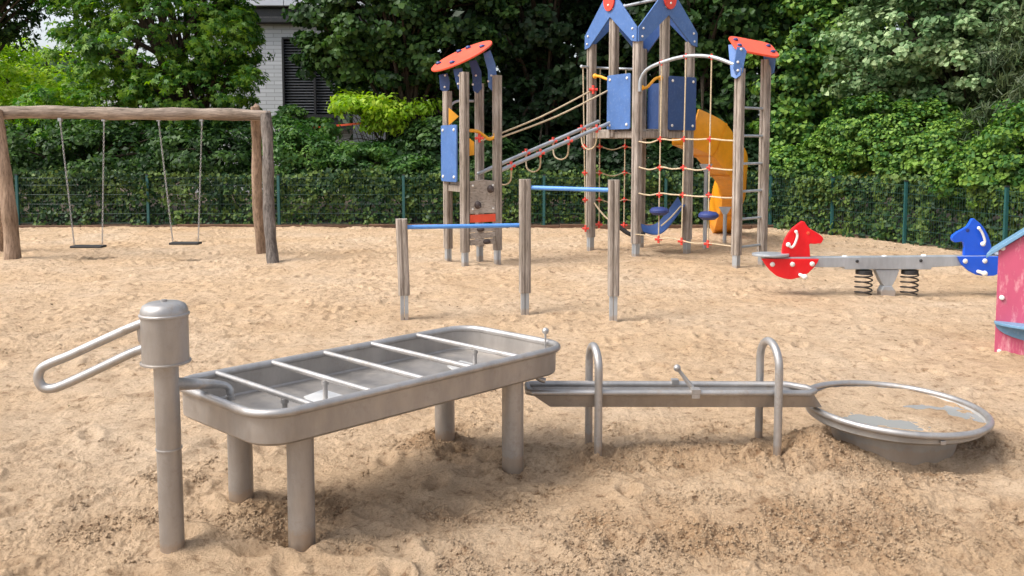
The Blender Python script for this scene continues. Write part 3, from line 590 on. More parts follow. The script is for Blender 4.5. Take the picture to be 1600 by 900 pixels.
for x in (wx0 + 0.03, wx0 + 1.15, wx0 + 2.3, wx1 - 0.03): mb.box((x, bY + 0.02, (wz0 + wz1) / 2), (0.07, 0.1, wz1 - wz0 - 0.14))
mb.box(((wx0 + wx1) / 2, bY + 0.02, wz1 - 0.035), (wx1 - wx0, 0.1, 0.07)); mb.box(((wx0 + wx1) / 2, bY - 0.06, wz0 + 0.0), (wx1 - wx0, 0.3, 0.12))
mb.build('frame', M['darkframe'], wn)
mb = MB(); zc = D(400, 38, bY).z; mb.box((-7.4, bY + 1.9, zc + 0.11), (8.6, 4.6, 0.2)); mb.box((-7.4, bY + 1.95, zc + 0.38), (8.4, 4.3, 0.3)); mb.build('cornice', M['darkframe'], bl, 0.02)
for k in range(5):
    mb = MB(); mb.box((-10.6 + 1.75 * k, bY + 1.7, zc + 1.35), (1.73, 4.4, 1.55)); mb.build('cladding_panel', M['panelgrey'], bl, 0.01)
# plinth band and white wall in front
mb = MB(); mb.box(((wx0 + wx1) / 2, bY - 0.12, wz0 - 0.28), (wx1 - wx0, 0.1, 0.42)); mb.build('sill_band', M['darkframe'], bl)
tape_a, tape_b = D(455, 204, 19.7), D(590, 192, 19.5)
mb = MB(); mb.prism([tape_a, tape_b, tape_b + Vector((0, 0, 0.055)), tape_a + Vector((0, 0, 0.03))], (0, 0.006, 0))
tag(mb.build('barrier_tape', M['tape']), 'orange strip of barrier tape strung among bushes before the white building', 'tape')
# white screen wall piece
mb = MB(); a = D(552, 188, 23.5); b = D(602, 188, 23.5); mb.box(((a.x + b.x) / 2, 23.5, a.z / 2 + 0.1), (b.x - a.x, 0.12, a.z + 0.2))
M['wallwhite'] = painted('white_rendered_wall', (0.5, 0.52, 0.56), 0.8, 0.15, 2)
tag(mb.build('garden_wall', M['wallwhite']), 'small pale wall piece half hidden by leaves under the dark tree', 'wall')
# ------------------------------------------------------------------ swings
YS = 12.5
BZ = 2.19
sf = thing('log_swing_stand', (-5.6, YS, 0), 'wooden log swing frame with a rough horizontal beam on slanting posts', 'swing frame')
mb = MB(); pts = []; rads = []
for i in range(40):
    f = i / 39; x = -7.95 + f * (D(421, 175, YS).x + 7.95)
    pts.append((x, YS + 0.02 * math.sin(f * 7), BZ + 0.012 * math.sin(f * 9) + 0.03 * (1 - f) * f * 4 - 0.02 - (0.045 * f)))
    rads.append(0.098 - 0.012 * f + 0.006 * math.sin(f * 31) + random.uniform(-.003, .003))
mb.tube(pts, 0, 18, rad=rads); mb.build('beam', M['log_beam'], sf)
def logpost(a, b, r0, r1, mat):
    mb = MB(); a = Vector(a); b = Vector(b); P = []; Rr = []
    for i in range(20):
        f = i / 19; P.append(a.lerp(b, f) + Vector((0.018 * math.sin(f * 6 + a.x), 0.01 * math.sin(f * 9), 0))); Rr.append(r0 + (r1 - r0) * f + random.uniform(-.003, .003) + 0.004 * math.sin(f * 23))
    P.append(Vector(b) + Vector((0, 0, 0.01))); Rr.append(r1 * 0.7)
    mb.tube(P, 0, 16, rad=Rr); return mb.build('leg', mat, sf)
fR1 = G(409, 396); fR2 = G(427, 411); tR = D(396, 166, YS + 0.12); tR2 = D(414, 180, YS - 0.12)
logpost((fR1.x, fR1.y, -0.15), (tR.x, YS + 0.14, tR.z), 0.085, 0.07, M['log'])
logpost((fR2.x, fR2.y, -0.15), (tR2.x, YS - 0.13, tR2.z + 0.02), 0.085, 0.08, M['log_grey'])
fL = G(22, 406); tL = D(4, 170, YS)
logpost((fL.x, fL.y, -0.15), (tL.x, YS - 0.14, tL.z - 0.02), 0.115, 0.085, M['log'])
logpost((fL.x - 0.75, 13.3, -0.15), (tL.x - 0.35, YS + 0.16, tL.z), 0.1, 0.08, M['log'])
def swing(xa, xb, sa, sb, zs, label):
    """xa,xb hanger x; sa,sb seat ends"""
    cx = (sa + sb) / 2
    t = thing('swing', (cx, YS, zs), label, 'swing', 'swings hanging from the log frame')
    mb = MB(); mb.box((cx, YS, zs), (sb - sa, 0.17, 0.035)); mb.build('seat', M['rubber'], t, 0.012, 3)
    for xt, xs in ((xa, sa + 0.03), (xb, sb - 0.03)):
        mb = MB(); mb.box((xt, YS, BZ - 0.105), (0.05, 0.06, 0.06)); mb.tube([(xt, YS, BZ - 0.13), (xt, YS, BZ - 0.2)], 0.014, 8); mb.build('hanger', M['galv'], t)
        mb = MB(); a = Vector((xt, YS, BZ - 0.18)); b = Vector((xs, YS, zs + 0.02)); L = (b - a).length; n = int(L / 0.032); dd = (b - a).normalized()
        s1 = dd.cross(Vector((0, 1, 0))).normalized(); s2 = Vector((0, 1, 0))
        for i in range(n):
            c = a + dd * (L * (i + 0.5) / n); sd = s1 if i % 2 else s2
            ring = [c + dd * (0.021 * math.cos(q)) + sd * (0.0105 * math.sin(q)) for q in [k * math.pi / 4 for k in range(8)]]
            mb.tube(ring, 0.0042, 4, closed=True)
        mb.build('chain', M['chain'], t)
    return t
zs = D(138, 385, YS).z
swing(D(94, 180, YS).x, D(162, 180, YS).x, D(113, 385, YS).x, D(163, 385, YS).x, zs, 'black rubber swing seat on chains, left of the two swings')
zs2 = D(290, 380, YS).z
swing(D(248, 180, YS).x, D(315, 180, YS).x, D(267, 381, YS).x, D(313, 381, YS).x, zs2, 'black rubber swing seat on chains, nearer the grey end post')
# ------------------------------------------------------------------ posts of play timber
def post_profile(w=0.105, gr=0.012, ch=0.016):
    h = w / 2; side_ = [(-h + ch, -h), (-gr, -h), (-gr * 0.5, -h + 0.013), (gr * 0.5, -h + 0.013), (gr, -h), (h - ch, -h)]
    out = []
    for k in range(4):
        c, s = math.cos(k * math.pi / 2), math.sin(k * math.pi / 2)
        out += [(x * c - y * s, x * s + y * c) for x, y in side_]
    return out
def play_post(x, y, z1, parent, ang=0.0, w=0.105, zfoot=0.22, foot=True, z0=None, lean=(0, 0), name='post'):
    mb = MB(); prof = post_profile(w); c, s = math.cos(ang), math.sin(ang); zb = zfoot if z0 is None else z0
    rings = [zb, zb + (z1 - zb) * 0.33, zb + (z1 - zb) * 0.66, z1]
    vs = []
    for z in rings:
        f = (z - zb) / (z1 - zb)
        for a, b in prof: vs.append((x + a * c - b * s + lean[0] * f, y + a * s + b * c + lean[1] * f, z))
    n = len(prof); fs = [(i * n + k, i * n + (k + 1) % n, (i + 1) * n + (k + 1) % n, (i + 1) * n + k) for i in range(3) for k in range(n)]
    fs += [tuple(range(n))[::-1], tuple(range(3 * n, 4 * n))]
    mb.add(vs, fs); p = mb.build(name, M['post'], parent)
    if foot:
        mb = MB()
        h = w * 0.36
        Mz = Matrix.Rotation(ang, 3, 'Z')
        for sx in (-1, 1):
            mb.box(Vector((x, y, (zfoot - 0.25 + 0.05) / 2 + 0.0)) + Mz @ Vector((sx * h * 0.52, 0, 0)), (h * 0.9, h * 1.9, zfoot + 0.30), Mz)
        mb.build('metal_foot', M['galv'], p, 0.004)
    return p
# ------------------------------------------------------------------ horizontal bars
pb = thing('exercise_bars', (0, 8.1, 0), 'three weathered timber posts joined by two light blue horizontal bars at stepped heights', 'horizontal bars')
P1 = G(632, 499); P2 = G(820, 491); P3 = G(958, 502)
def hz(px, py, P): return D(px, py, P.y).z
z1_, z2_, z3_ = hz(627, 342, P1), hz(818, 280, P2), hz(956, 281, P3)
tl = D(627, 342, P1.y).x - P1.x
play_post(P1.x, P1.y, z1_, pb, R(8), 0.11, 0.24, lean=(D(627, 342, P1.y).x - P1.x, 0))
play_post(P2.x, P2.y, z2_, pb, R(5), 0.112, 0.22, lean=(0.0, 0))
play_post(P3.x, P3.y, z3_, pb, R(-4), 0.108, 0.25, lean=(-0.005, 0))
for a, b in ((D(634, 355, P1.y), D(812, 352, P2.y)), (D(824, 293, P2.y), D(950, 297, P3.y))):
    d = (b - a).normalized(); mb = MB(); mb.tube([a - d * 0.02, a, b, b + d * 0.02], 0.021, 14); br = mb.build('bar', M['barblue'], pb)
# ------------------------------------------------------------------ big climbing structure
cs = thing('climbing_structure', (1.5, 13.0, 0), 'wooden climbing frame with two roofed towers, rope bridge, nets, ladder and orange slide', 'climbing frame')
d1 = Vector((0.9, 0.6, 0)); d2 = Vector((0.6, -0.9, 0)); F1 = Vector((1.27, 13.4, 0)); F2 = F1 + d2; F3 = F1 + d1; F4 = F1 + d1 + d2
n1 = d1.normalized(); n2 = d2.normalized(); ang = math.atan2(d2.y, d2.x); DZ = 1.95; PT = 3.34
for P, zt_ in ((F1, 3.3), (F2, 3.34), (F3, 3.3), (F4, 3.3)): play_post(P.x, P.y, zt_, cs, ang, 0.125, 0.22)
m12, m24, m34, m13 = (F1 + F2) / 2, (F2 + F4) / 2, (F3 + F4) / 2, (F1 + F3) / 2
for P in (m12, m24): play_post(P.x, P.y, 3.72, cs, ang, 0.125, z0=DZ - 0.12, foot=False)
Mz = Matrix.Rotation(ang, 3, 'Z'); cc = (F1 + F4) / 2; Ld = d1.length
# deck
mb = MB()
for k in range(9): mb.box(cc + n1 * ((k - 4) * 0.108) + Vector((0, 0, DZ - 0.02)), (Ld - 0.15, 0.1, 0.036), Mz)
mb.build('deck', M['plank'], cs, 0.004)
for a, b, off in ((F1, F2, -n1), (F2, F4, n2), (F3, F4, n1), (F1, F3, -n2)):
    c = (a + b) / 2; dd = (b - a).normalized(); an = math.atan2(dd.y, dd.x)
    mb = MB(); mb.box(c + Vector((0, 0, DZ - 0.09)), (Ld - 0.135, 0.05, 0.1), Matrix.Rotation(an, 3, 'Z')); mb.build('deck_beam', M['post'], cs, 0.005)
def bolts(pts, parent, nrm, r=0.022, mat=None):
    for p in pts:
        mb = MB(); mb.lathe([(r, 0), (r, 0.006), (r * 0.7, 0.014), (0.0005, 0.017)], p, 12, nrm); mb.build('bolt', mat or M['white'], parent)
def panel(a, b, z0, z1, out, mat, parent, th=0.022, inset=0.0, name='blue_panel', r=0.03):
    """vertical board between a and b, on the outside of the posts"""
    dd = (b - a).normalized(); L = (b - a).length; o = Vector(out) * 0.07
    def P(s, z): return a + dd * s + o + Vector((0, 0, z - a.z))
    pts = []
    for (s, z, a0) in ((L - r, z0 + r, -90), (L - r, z1 - r, 0), (r, z1 - r, 90), (r, z0 + r, 180)):
        for k in range(5):
            q = R(a0 + 90 * k / 4); pts.append(P(s + r * math.cos(q), z + r * math.sin(q)))
    mb = MB(); mb.prism(pts, Vector(out) * th); pn = mb.build(name, mat, parent, 0.003)
    e = 0.07; bolts([P(s, z) + Vector(out) * th for s in (e, L - e) for z in (z0 + e, z1 - e)], pn, out)
    return pn
panel(m12 + n2 * -0.05, F2 - n2 * 0.06, 1.94, 2.77, -n1, M['blue'], cs)
panel(m24 + n1 * 0.02, F4 + n1 * 0.06, 1.93, 2.75, n2, M['navy_and_shaded'], cs)  # blue board turned from the sun, its shade painted into the colour
panel(F3 + n2 * 0.06, m34 + n2 * 0.0, 1.97, 2.72, n1, M['navy_and_shaded'], cs)
panel(m24 - n1 * 0.0, m24 + n1 * 0.02, 1.93, 1.94, n2, M['navy_and_shaded'], cs) if False else None
# gables
def gable(a, b, out, mat1, mat2):
    dd = (b - a).normalized(); L = (b - a).length; o = Vector(out) * 0.066
    def P(s, z): return a + dd * s + o + Vector((0, 0, z))
    for sg, mt in ((0, mat1), (1, mat2)):
        q = [(-0.07, 3.22), (-0.07, 3.43), (L / 2 - 0.1, 4.0), (L / 2 + 0.004, 4.1), (L / 2 + 0.004, 3.66), (0.04, 3.24)]
        if sg: q = [(L - s_, z_) for s_, z_ in q]
        mb = MB(); mb.prism([P(s_, z_) for s_, z_ in q], Vector(out) * (0.024 + 0.003 * sg)); gb = mb.build('gable_board', mt, cs, 0.004)
        e = [(0.0, 3.30), (0.02, 3.42), (L / 2 - 0.06, 3.78)]
        if sg: e = [(L - s_, z_) for s_, z_ in e]
        bolts([P(s_, z_) + Vector(out) * 0.027 for s_, z_ in e], gb, out, 0.018)
    mb = MB(); c = P(L / 2, 3.90) + Vector(out) * 0.03
    pts = [c + dd * (0.125 * math.cos(k * math.pi / 12)) + Vector((0, 0, (0.16 if math.sin(k * math.pi / 12) < 0 else 0.24) * math.sin(k * math.pi / 12))) for k in range(24)]
    mb.prism(pts, Vector(out) * 0.025); ap = mb.build('gable_cap', M['red_cap'], cs, 0.004); bolts([c + Vector(out) * 0.025 + Vector((0, 0, -0.07))], ap, out, 0.018)
gable(F1, F2, -n1, M['blue'], M['blue']); gable(F2, F4, n2, M['blue'], M['blue'])
gable(F3, F4, n1, M['navy_and_shaded'], M['navy_and_shaded']); gable(F1, F3, -n2, M['blue'], M['blue'])
for a, b, z in ((m12, m34, 4.0), (m13, m24, 3.93)):
    mb = MB(); mb.tube([a + Vector((0, 0, z)), b + Vector((0, 0, z))], 0.024, 12); mb.build('ridge_tube', M['galv'], cs)
# wavy yellow handles
def handle(a, b, amp, parent=cs, r=0.022, mat=None):
    a = Vector(a); b = Vector(b); pts = []
    for i in range(17):
        f = i / 16; pts.append(a.lerp(b, f) + Vector((0, 0, amp * math.sin(f * 2 * math.pi))))
    mb = MB(); mb.tube(pts, r, 10); mb.ball(a, r * 1.9, 10); mb.ball(b, r * 1.9, 10); return mb.build('wavy_handle', mat or M['yellow'], parent)
handle(D(1003, 137, 12.45), D(1032, 122, 12.75), -0.03); handle(D(930, 119, 13.3), D(956, 124, 12.95), 0.01)
# connector and ropes
def conn(p, parent, r=0.028):
    mb = MB(); mb.ball(p, r * 0.75, 10)
    for ax in (Vector((1, 0, 0)), Vector((0, 0, 1))): mb.tube([Vector(p) - ax * r * 1.5, Vector(p) + ax * r * 1.5], r * 0.5, 8)
    mb.build('connector', M['connector'], parent)
def rope(pts, parent, r=0.0095, sm=5, name='rope'):
    mb = MB(); mb.tube(spline(pts, sm) if len(pts) > 2 else pts, r, 6); return mb.build(name, M['rope'], parent)
# left net
def nl(px): # point on the F1-F3 line seen at px
    k = (px - 800) / F; t = (k * F1.y - F1.x) / (d1.x - k * d1.y); return F1.y + d1.y * t
mb = MB(); a = D(909, 104, nl(911)); b = D(989, 108, 13.0); mb.tube([a, D(935, 106, nl(935)), b], 0.02, 10); mb.ball(a, 0.028, 10); mb.build('net_tube', M['galv'], cs)
for px, xb, yb in ((911, 915, 357), (938, 936, 351), (978, 975, 352)):
    Y = nl(px); rp = rope([D(px, 106, Y), D((px + xb) / 2, 230, Y), D(xb, yb, Y)], cs)
    for y in (229, 270, 312): conn(D(px + (xb - px) * (y - 106) / 245, y, Y), rp)
    conn(D(xb, yb, Y), rp, 0.036)
for y in (229, 270, 312):
    rope([D(911, y + 2, nl(911)), D(925, y + 1, nl(925)), D(937, y, nl(937)), D(957, y + 5, nl(957)), D(976, y, nl(976)), D(990, y + 3, nl(988))], cs)
# right net with arch
def nr(px): return 12.45 + (11.32 - 12.45) * (px - 996) / (1150 - 996)
mb = MB(); mb.tube(spline([D(x, y, nr(x)) for x, y in ((1000, 143), (1001, 125), (1011, 109), (1036, 97), (1073, 88), (1112, 89), (1147, 101))], 6), 0.027, 12); mb.build('arch_tube', M['galv'], cs)
vr = [(1034, 98, 1029, 374), (1072, 88, 1065, 377), (1112, 89, 1106, 381)]
rows = [[(998, 221), (1015, 223), (1033, 217.5), (1050, 219), (1070, 217.5), (1090, 218), (1111, 217), (1130, 219), (1150, 220)],
        [(998, 261), (1015, 265), (1033, 261), (1050, 264), (1069, 263), (1090, 266), (1110, 263), (1130, 265), (1150, 266)],
        [(998, 302), (1015, 305), (1032, 302), (1050, 304), (1068, 305), (1090, 307), (1109, 307), (1130, 309), (1150, 309)]]
for x0_, y0_, x1_, y1_ in vr:
    rp = rope([D(x0_, y0_, nr(x0_)), D(x1_, y1_, nr(x1_))], cs); conn(D(x0_, y0_, nr(x0_)), rp); conn(D(x1_, y1_, nr(x1_)), rp, 0.036)
    for y in (217.5, 262, 304.5): x = x0_ + (x1_ - x0_) * (y - y0_) / (y1_ - y0_); conn(D(x, y, nr(x)), rp)
for rw in rows: rope([D(x, y, nr(x)) for x, y in rw], cs, 0.011)
rope([D(992, 366, nr(998)), D(1010, 368, nr(1010)), D(1029, 373, nr(1029)), D(1047, 372, nr(1047)), D(1065, 376, nr(1065)), D(1085, 380, nr(1085)), D(1106, 380, nr(1106)), D(1130, 383, nr(1130)), D(1150, 386, nr(1150))], cs)
for px, py in ((1030, 330), (1107, 337)):
    c = D(px, py, nr(px)); mb = MB(); mb.lathe([(0.001, -0.06), (0.09, -0.055), (0.14, -0.015), (0.142, 0.015), (0.11, 0.05), (0.03, 0.065), (0.001, 0.065)], c, 28); mb.build('step_disc', M['discblue'], cs)
# ladder posts
L1 = G(1150, 421); L2 = G(1190, 415); aL = math.atan2(L2.y - L1.y, L2.x - L1.x)
play_post(L1.x, L1.y, 2.72, cs, aL, 0.115, 0.2); play_post(L2.x, L2.y, 2.88, cs, aL, 0.115, 0.2)
for py in (168, 212, 256, 299.5, 343, 387):
    z = D(1155, py, L1.y).z; mb = MB(); mb.tube([(L1.x, L1.y, z), (L2.x, L2.y, z)], 0.018, 10); mb.build('rung', M['galv'], cs)
dL = (L2 - L1).normalized(); oL = Vector((dL.y, -dL.x, 0))
# cap on ladder
zc_ = D(1186, 73, 11.45).z; cpos = Vector(((L1.x + L2.x) / 2, (L1.y + L2.y) / 2, zc_ + 0.0))
Mt = Matrix.Rotation(R(8), 3, 'Z') @ Matrix.Rotation(R(9), 3, 'Y') @ Matrix.Rotation(R(30), 3, 'X')
pts = []
for (sx, sy, a0) in ((0.19, -0.14, -90), (0.19, 0.14, 0), (-0.19, 0.14, 90), (-0.19, -0.14, 180)):
    for k in range(6): q = R(a0 + 18 * k); pts.append(cpos + Mt @ Vector((sx + 0.13 * math.cos(q), sy + 0.11 * math.sin(q), -0.015)))
mb = MB(); mb.prism(pts, Mt @ Vector((0, 0, 0.03))); mb.build('roof_plate', M['orange'], cs, 0.005)
for P, z0_, s_ in ((L1, 2.62, -1), (L2, 2.70, 1)):
    ctr = P + dL * (0.07 * s_); up_ = cpos + Mt @ Vector((0.26 * s_ if s_ < 0 else 0.24, 0, -0.02))
    pts = []
    for (q, dz, wv) in ((0.055, 0.0, 1), (0.06, 0.2, 1)): pts.append((q, dz))
    base = [ctr + oL * 0.07 + Vector((0, 0, z0_ - P.z)), ctr - oL * 0.07 + Vector((0, 0, z0_))]
    base = [Vector((ctr.x, ctr.y, z0_)) + oL * 0.075, Vector((ctr.x, ctr.y, z0_ - 0.04)), Vector((ctr.x, ctr.y, z0_)) - oL * 0.075]
    topv = [Vector((up_.x, up_.y, up_.z + 0.01)) - oL * 0.1, Vector((up_.x, up_.y, up_.z + 0.01)) + oL * 0.1]
    mb = MB(); mb.prism(base + topv, dL * 0.024 * s_); bb = mb.build('bracket', M['blue'], cs, 0.003)
# broad face brackets towards the viewer
for P, s_ in ((L1, -1),):
    mb = MB(); q = [D(1146, 106, 11.22), D(1149, 115, 11.22), D(1155, 117, 11.22), D(1161, 113, 11.22), D(1163, 98, 11.22), D(1167, 80, 11.22), D(1163, 74, 11.22), D(1152, 73, 11.22)]
    mb.prism(q, (0, 0.024, 0)); bb = mb.build('bracket', M['blue'], cs, 0.003); bolts([D(1153, 110, 11.22), D(1153, 97, 11.22), D(1158, 77, 11.22)], bb, (0, -1, 0), 0.018)
for dx, dy in ((-0.24, 0.1), (-0.24, -0.1), (0.24, 0.1), (0.24, -0.1)):
    mb = MB(); mb.ball(cpos + Mt @ Vector((dx, dy, 0.02)), 0.035, 10, (1, 1, 0.7)); mb.build('cap_knob', M['discblue'], cs)
# small tower
A_ = Vector((-0.93, 12.04, 0)); B_ = Vector((-0.66, 11.59, 0)); C_ = Vector((-0.48, 12.31, 0)); D_ = Vector((-0.21, 11.86, 0))
aS = math.atan2(D_.y - B_.y, D_.x - B_.x); e1 = (D_ - B_).normalized(); e2 = (A_ - B_).normalized()
for P, zt_ in ((A_, 2.47), (B_, 2.70), (C_, 2.60), (D_, 2.68)): play_post(P.x, P.y, zt_, cs, aS, 0.112, 0.2)
ce = (A_ + D_) / 2
mb = MB()
for k in range(4): mb.box(ce + e2 * ((k - 1.5) * 0.12) + Vector((0, 0, 1.15)), (0.5, 0.11, 0.035), Matrix.Rotation(aS, 3, 'Z'))
mb.build('deck', M['plank'], cs, 0.004)
for a, b in ((A_, B_), (B_, D_), (D_, C_), (A_, C_)):
    dd = (b - a); an = math.atan2(dd.y, dd.x); mb = MB(); mb.box((a + b) / 2 + Vector((0, 0, 1.085)), (dd.length - 0.12, 0.045, 0.09), Matrix.Rotation(an, 3, 'Z')); mb.build('deck_beam', M['post'], cs, 0.004)
panel(A_ - e2 * -0.03, B_ + e2 * 0.07, 1.18, 1.98, -e1, M['blue'], cs)
outf = -e2
def bp(s, z, o=0.0): return B_ + e1 * s + outf * (0.02 + o) + Vector((0, 0, z))
wS = (D_ - B_).length
mb = MB(); mb.prism([bp(0.057, 0.74), bp(wS - 0.057, 0.74), bp(wS - 0.057, 1.19), bp(wS / 2, 1.215), bp(0.057, 1.19)], outf * 0.03); cb = mb.build('climbing_board', M['plank'], cs, 0.004)
bolts([bp(s, z, 0.031) for s in (0.1, wS - 0.1) for z in (0.8, 1.13)], cb, outf, 0.016)
for s, z in ((0.17, 0.86), (wS - 0.15, 1.08)):
    mb = MB(); mb.ball(bp(s, z, 0.05), 0.05, 12, (1, 0.7, 1.1)); mb.ball(bp(s + 0.02, z - 0.02, 0.075), 0.022, 8); mb.build('climbing_hold', M['hold'], cb)
mb = MB(); mb.box(bp(wS / 2, 0.67, 0.018), (wS - 0.12, 0.04, 0.11), Matrix.Rotation(aS, 3, 'Z')); mb.build('orange_board', M['orange'], cs, 0.004)
for z in (0.335, 0.425, 0.515):
    mb = MB(); mb.box(bp(wS / 2, z, 0.018), (wS - 0.12, 0.035, 0.078), Matrix.Rotation(aS, 3, 'Z')); lb = mb.build('climbing_board', M['plank'], cs, 0.004)
    if z != 0.425:
        mb = MB(); mb.ball(bp(wS / 2 + (0.05 if z < 0.4 else -0.05), z, 0.045), 0.05, 12, (1.2, 0.7, 0.7)); mb.build('climbing_hold', M['hold'], lb)
# tilted round roof
nr_ = Vector((-0.40, -0.31, 0.86)).normalized(); rc = D(722, 89, 11.93)
mb = MB(); ax = (Vector((1, 0, 0)) - nr_ * nr_.x).normalized(); ay = nr_.cross(ax)
pts = [rc + ax * (0.475 * math.cos(k * math.pi / 20)) + ay * (0.42 * math.sin(k * math.pi / 20)) for k in range(40)]
mb.prism(pts, nr_ * 0.026); mb.build('round_roof', M['orange'], cs, 0.005)
for P, xs_ in ((A_, ((686, 117), (699, 114), (703, 128), (702, 140), (695, 145), (688, 140))),
               (B_, ((708, 108), (722, 106), (724, 122), (722, 137), (716, 140), (712, 128))),
               (C_, ((733, 96), (744, 93), (752, 112), (753, 138), (746, 146), (739, 141), (738, 118))),
               (D_, ((755, 84), (766, 78), (774, 100), (777, 125), (776, 138), (769, 142), (763, 136), (762, 110)))):
    Yp = P.y + 0.075 if P is B_ else P.y - 0.08 if P is C_ else P.y + 0.062
    mb = MB(); mb.prism([D(x, y, Yp) for x, y in xs_], (0, 0.026, 0)); bk = mb.build('bracket', M['navy_and_shaded'] if P is not D_ else M['blue'], cs, 0.003)  # darkened blue paints in the shade under the roof
    cx_ = sum(x for x, y in xs_) / len(xs_); bolts([D(xs_[-2][0], xs_[-2][1] - 9, Yp), D(cx_, 118, Yp)], bk, (0, -1, 0), 0.016)
for x, y in ((-0.36, 0.1), (-0.12, -0.24), (0.1, 0.28), (0.33, -0.05), (-0.05, 0.3)):
    mb = MB(); mb.ball(rc + ax * x + ay * y + nr_ * 0.03, 0.045, 12, (1, 1, 0.7)); mb.build('cap_knob', M['discblue'], cs)
# little yellow flags and handle
for q in (((701, 168), (717, 182), (701, 196)), ((731, 214), (741, 222), (741, 242), (731, 244))):
    mb = MB(); mb.prism([D(x, y, 11.85) for x, y in q], (0, 0.02, 0)); mb.build('yellow_board', M['yellow'], cs, 0.003)
mb = MB(); mb.tube(spline([D(731, 204, 11.6), D(745, 205, 11.7), D(755, 211, 11.75), D(764, 217, 11.8), D(773, 214, 11.85), D(773, 208, 11.85)], 6), 0.024, 10); mb.build('wavy_handle', M['yellow'], cs)
conn(D(749, 216, 11.7), cs, 0.04)
mb = MB(); mb.tube(spline([D(701, 172, 12.0), D(706, 163, 12.05), D(716, 158, 12.1), D(740, 158, 12.3)], 6), 0.018, 10); mb.build('curved_tube', M['galv'], cs)
# bridge
r1a, r1b = D(748, 271, 12.25), D(935, 190, 13.35); r2a, r2b = D(778, 268, 11.9), D(953, 192, 12.9)
for a, b in ((r1a, r1b), (r2a, r2b)): mb = MB(); mb.tube([a, b], 0.03, 12); mb.ball(a, 0.03, 10); mb.ball(b, 0.03, 10); mb.build('bridge_rail', M['galv'], cs)
def on(a, b, px):
    for k in range(200):
        p = a.lerp(b, k / 199)
        q = 800 + F * p.x / (p.y * math.cos(PITCH) - (p.z - H) * math.sin(PITCH))
        if q >= px: return p
    return b
for xa, xb, sag in ((776, 798, 0.24), (822, 844, 0.24), (864, 888, 0.24), (908, 932, 0.28)):
    p = on(r1a, r1b, xa); q = on(r2a, r2b, xb)
    m_ = (p + q) / 2 + Vector((0, 0, -sag - 0.04)); rp = rope([p, p.lerp(m_, 0.55) + Vector((-0.05, 0, -0.06)), m_, q.lerp(m_, 0.55) + Vector((0.05, 0, -0.06)), q], cs, 0.012, 6, 'rope_loop'); conn(p, rp, 0.042); conn(q, rp, 0.042)
for a, b in ((D(752, 220, 12.2), D(927, 140, 13.35)), (D(779, 216, 11.9), D(951, 141, 12.95))):
    m_ = (a + b) / 2 - Vector((0, 0, 0.05)); rope([a, m_, b], cs, 0.013, name='hand_rope')
conn(D(927, 140, 13.3), cs, 0.045)
# hammock under the deck
pts = [F1 + Vector((0.05, -0.05, 0.78)), D(945, 338, 13.25), D(965, 352, 13.15), D(985, 366, 13.1), D(1008, 365, 13.1), D(1028, 362, 13.1), D(1047, 345, 13.1), D(1063, 322, 13.1)]
rope(pts[:3], cs, 0.014); mb = MB(); mb.tube(spline(pts[2:5], 8), 0.035, 10, flat=0.5); mb.build('hammock_edge', M['rubber'], cs)
cl = spline([D(1005, 356, 13.1), D(1020, 359, 13.1), D(1034, 353, 13.1), D(1048, 336, 13.1), D(1065, 313, 13.1)], 6)
mb = MB(); vs = []; n_ = len(cl)
for c in cl:
    for k in range(7):
        f = k / 6 - 0.5; vs.append(c + Vector((0.03 * f, -0.42 * f, -0.05 * math.cos(f * math.pi) - 0.10 * f)))
for c in cl:
    for k in range(7):
        f = k / 6 - 0.5; vs.append(c + Vector((0.03 * f, -0.42 * f, -0.05 * math.cos(f * math.pi) - 0.10 * f - 0.012)))
fs = [(i * 7 + k, i * 7 + k + 1, (i + 1) * 7 + k + 1, (i + 1) * 7 + k) for i in range(n_ - 1) for k in range(6)]; o_ = n_ * 7
fs += [(a + o_, b + o_, c + o_, d + o_) for a, b, c, d in fs] + [(i * 7, (i + 1) * 7, (i + 1) * 7 + o_, i * 7 + o_) for i in range(n_ - 1)] + [(i * 7 + 6, (i + 1) * 7 + 6, (i + 1) * 7 + 6 + o_, i * 7 + 6 + o_) for i in range(n_ - 1)]
mb.add(vs, fs, True); mb.build('hammock', M['navy_and_shaded'], cs)
rope([D(1033, 353, 12.9), D(1048, 340, 12.9), D(1064, 322, 13.0)], cs, 0.012)
# slide
path = spline([(2.73, 13.42, 1.86)] + [tuple(D(x, y, Y)) for x, y, Y in ((1100, 228, 13.68), (1120, 251, 13.98), (1140, 277, 14.35), (1144, 301, 14.85), (1137, 325, 15.35), (1131, 345, 15.85), (1128, 352, 16.15))], 7)
mb = MB(); sec = [(x * 0.8, z * 1.2 - (0.04 if z < 0.2 else 0)) for x, z in [(-0.27, 0.36), (-0.30, 0.365), (-0.31, 0.34), (-0.29, 0.0), (-0.22, -0.1), (0.22, -0.1), (0.29, 0.0), (0.31, 0.34), (0.30, 0.365), (0.27, 0.36), (0.25, 0.04), (0.19, -0.04), (-0.19, -0.04), (-0.25, 0.04)]]
vs = []
for i, c in enumerate(path):
    t_ = (path[min(i + 1, len(path) - 1)] - path[max(i - 1, 0)]).normalized(); sd = Vector((t_.y, -t_.x, 0)).normalized(); up_ = sd.cross(t_).normalized()
    if up_.z < 0: up_ = -up_
    for a, b in sec: vs.append(c + sd * a + up_ * b)
k_ = len(sec); fs = [(i * k_ + j, i * k_ + (j + 1) % k_, (i + 1) * k_ + (j + 1) % k_, (i + 1) * k_ + j) for i in range(len(path) - 1) for j in range(k_)]
fs += [tuple(range(k_))[::-1], tuple(range((len(path) - 1) * k_, len(path) * k_))]
mb.add(vs, fs, True); sld = mb.build('slide', M['slide'], cs)
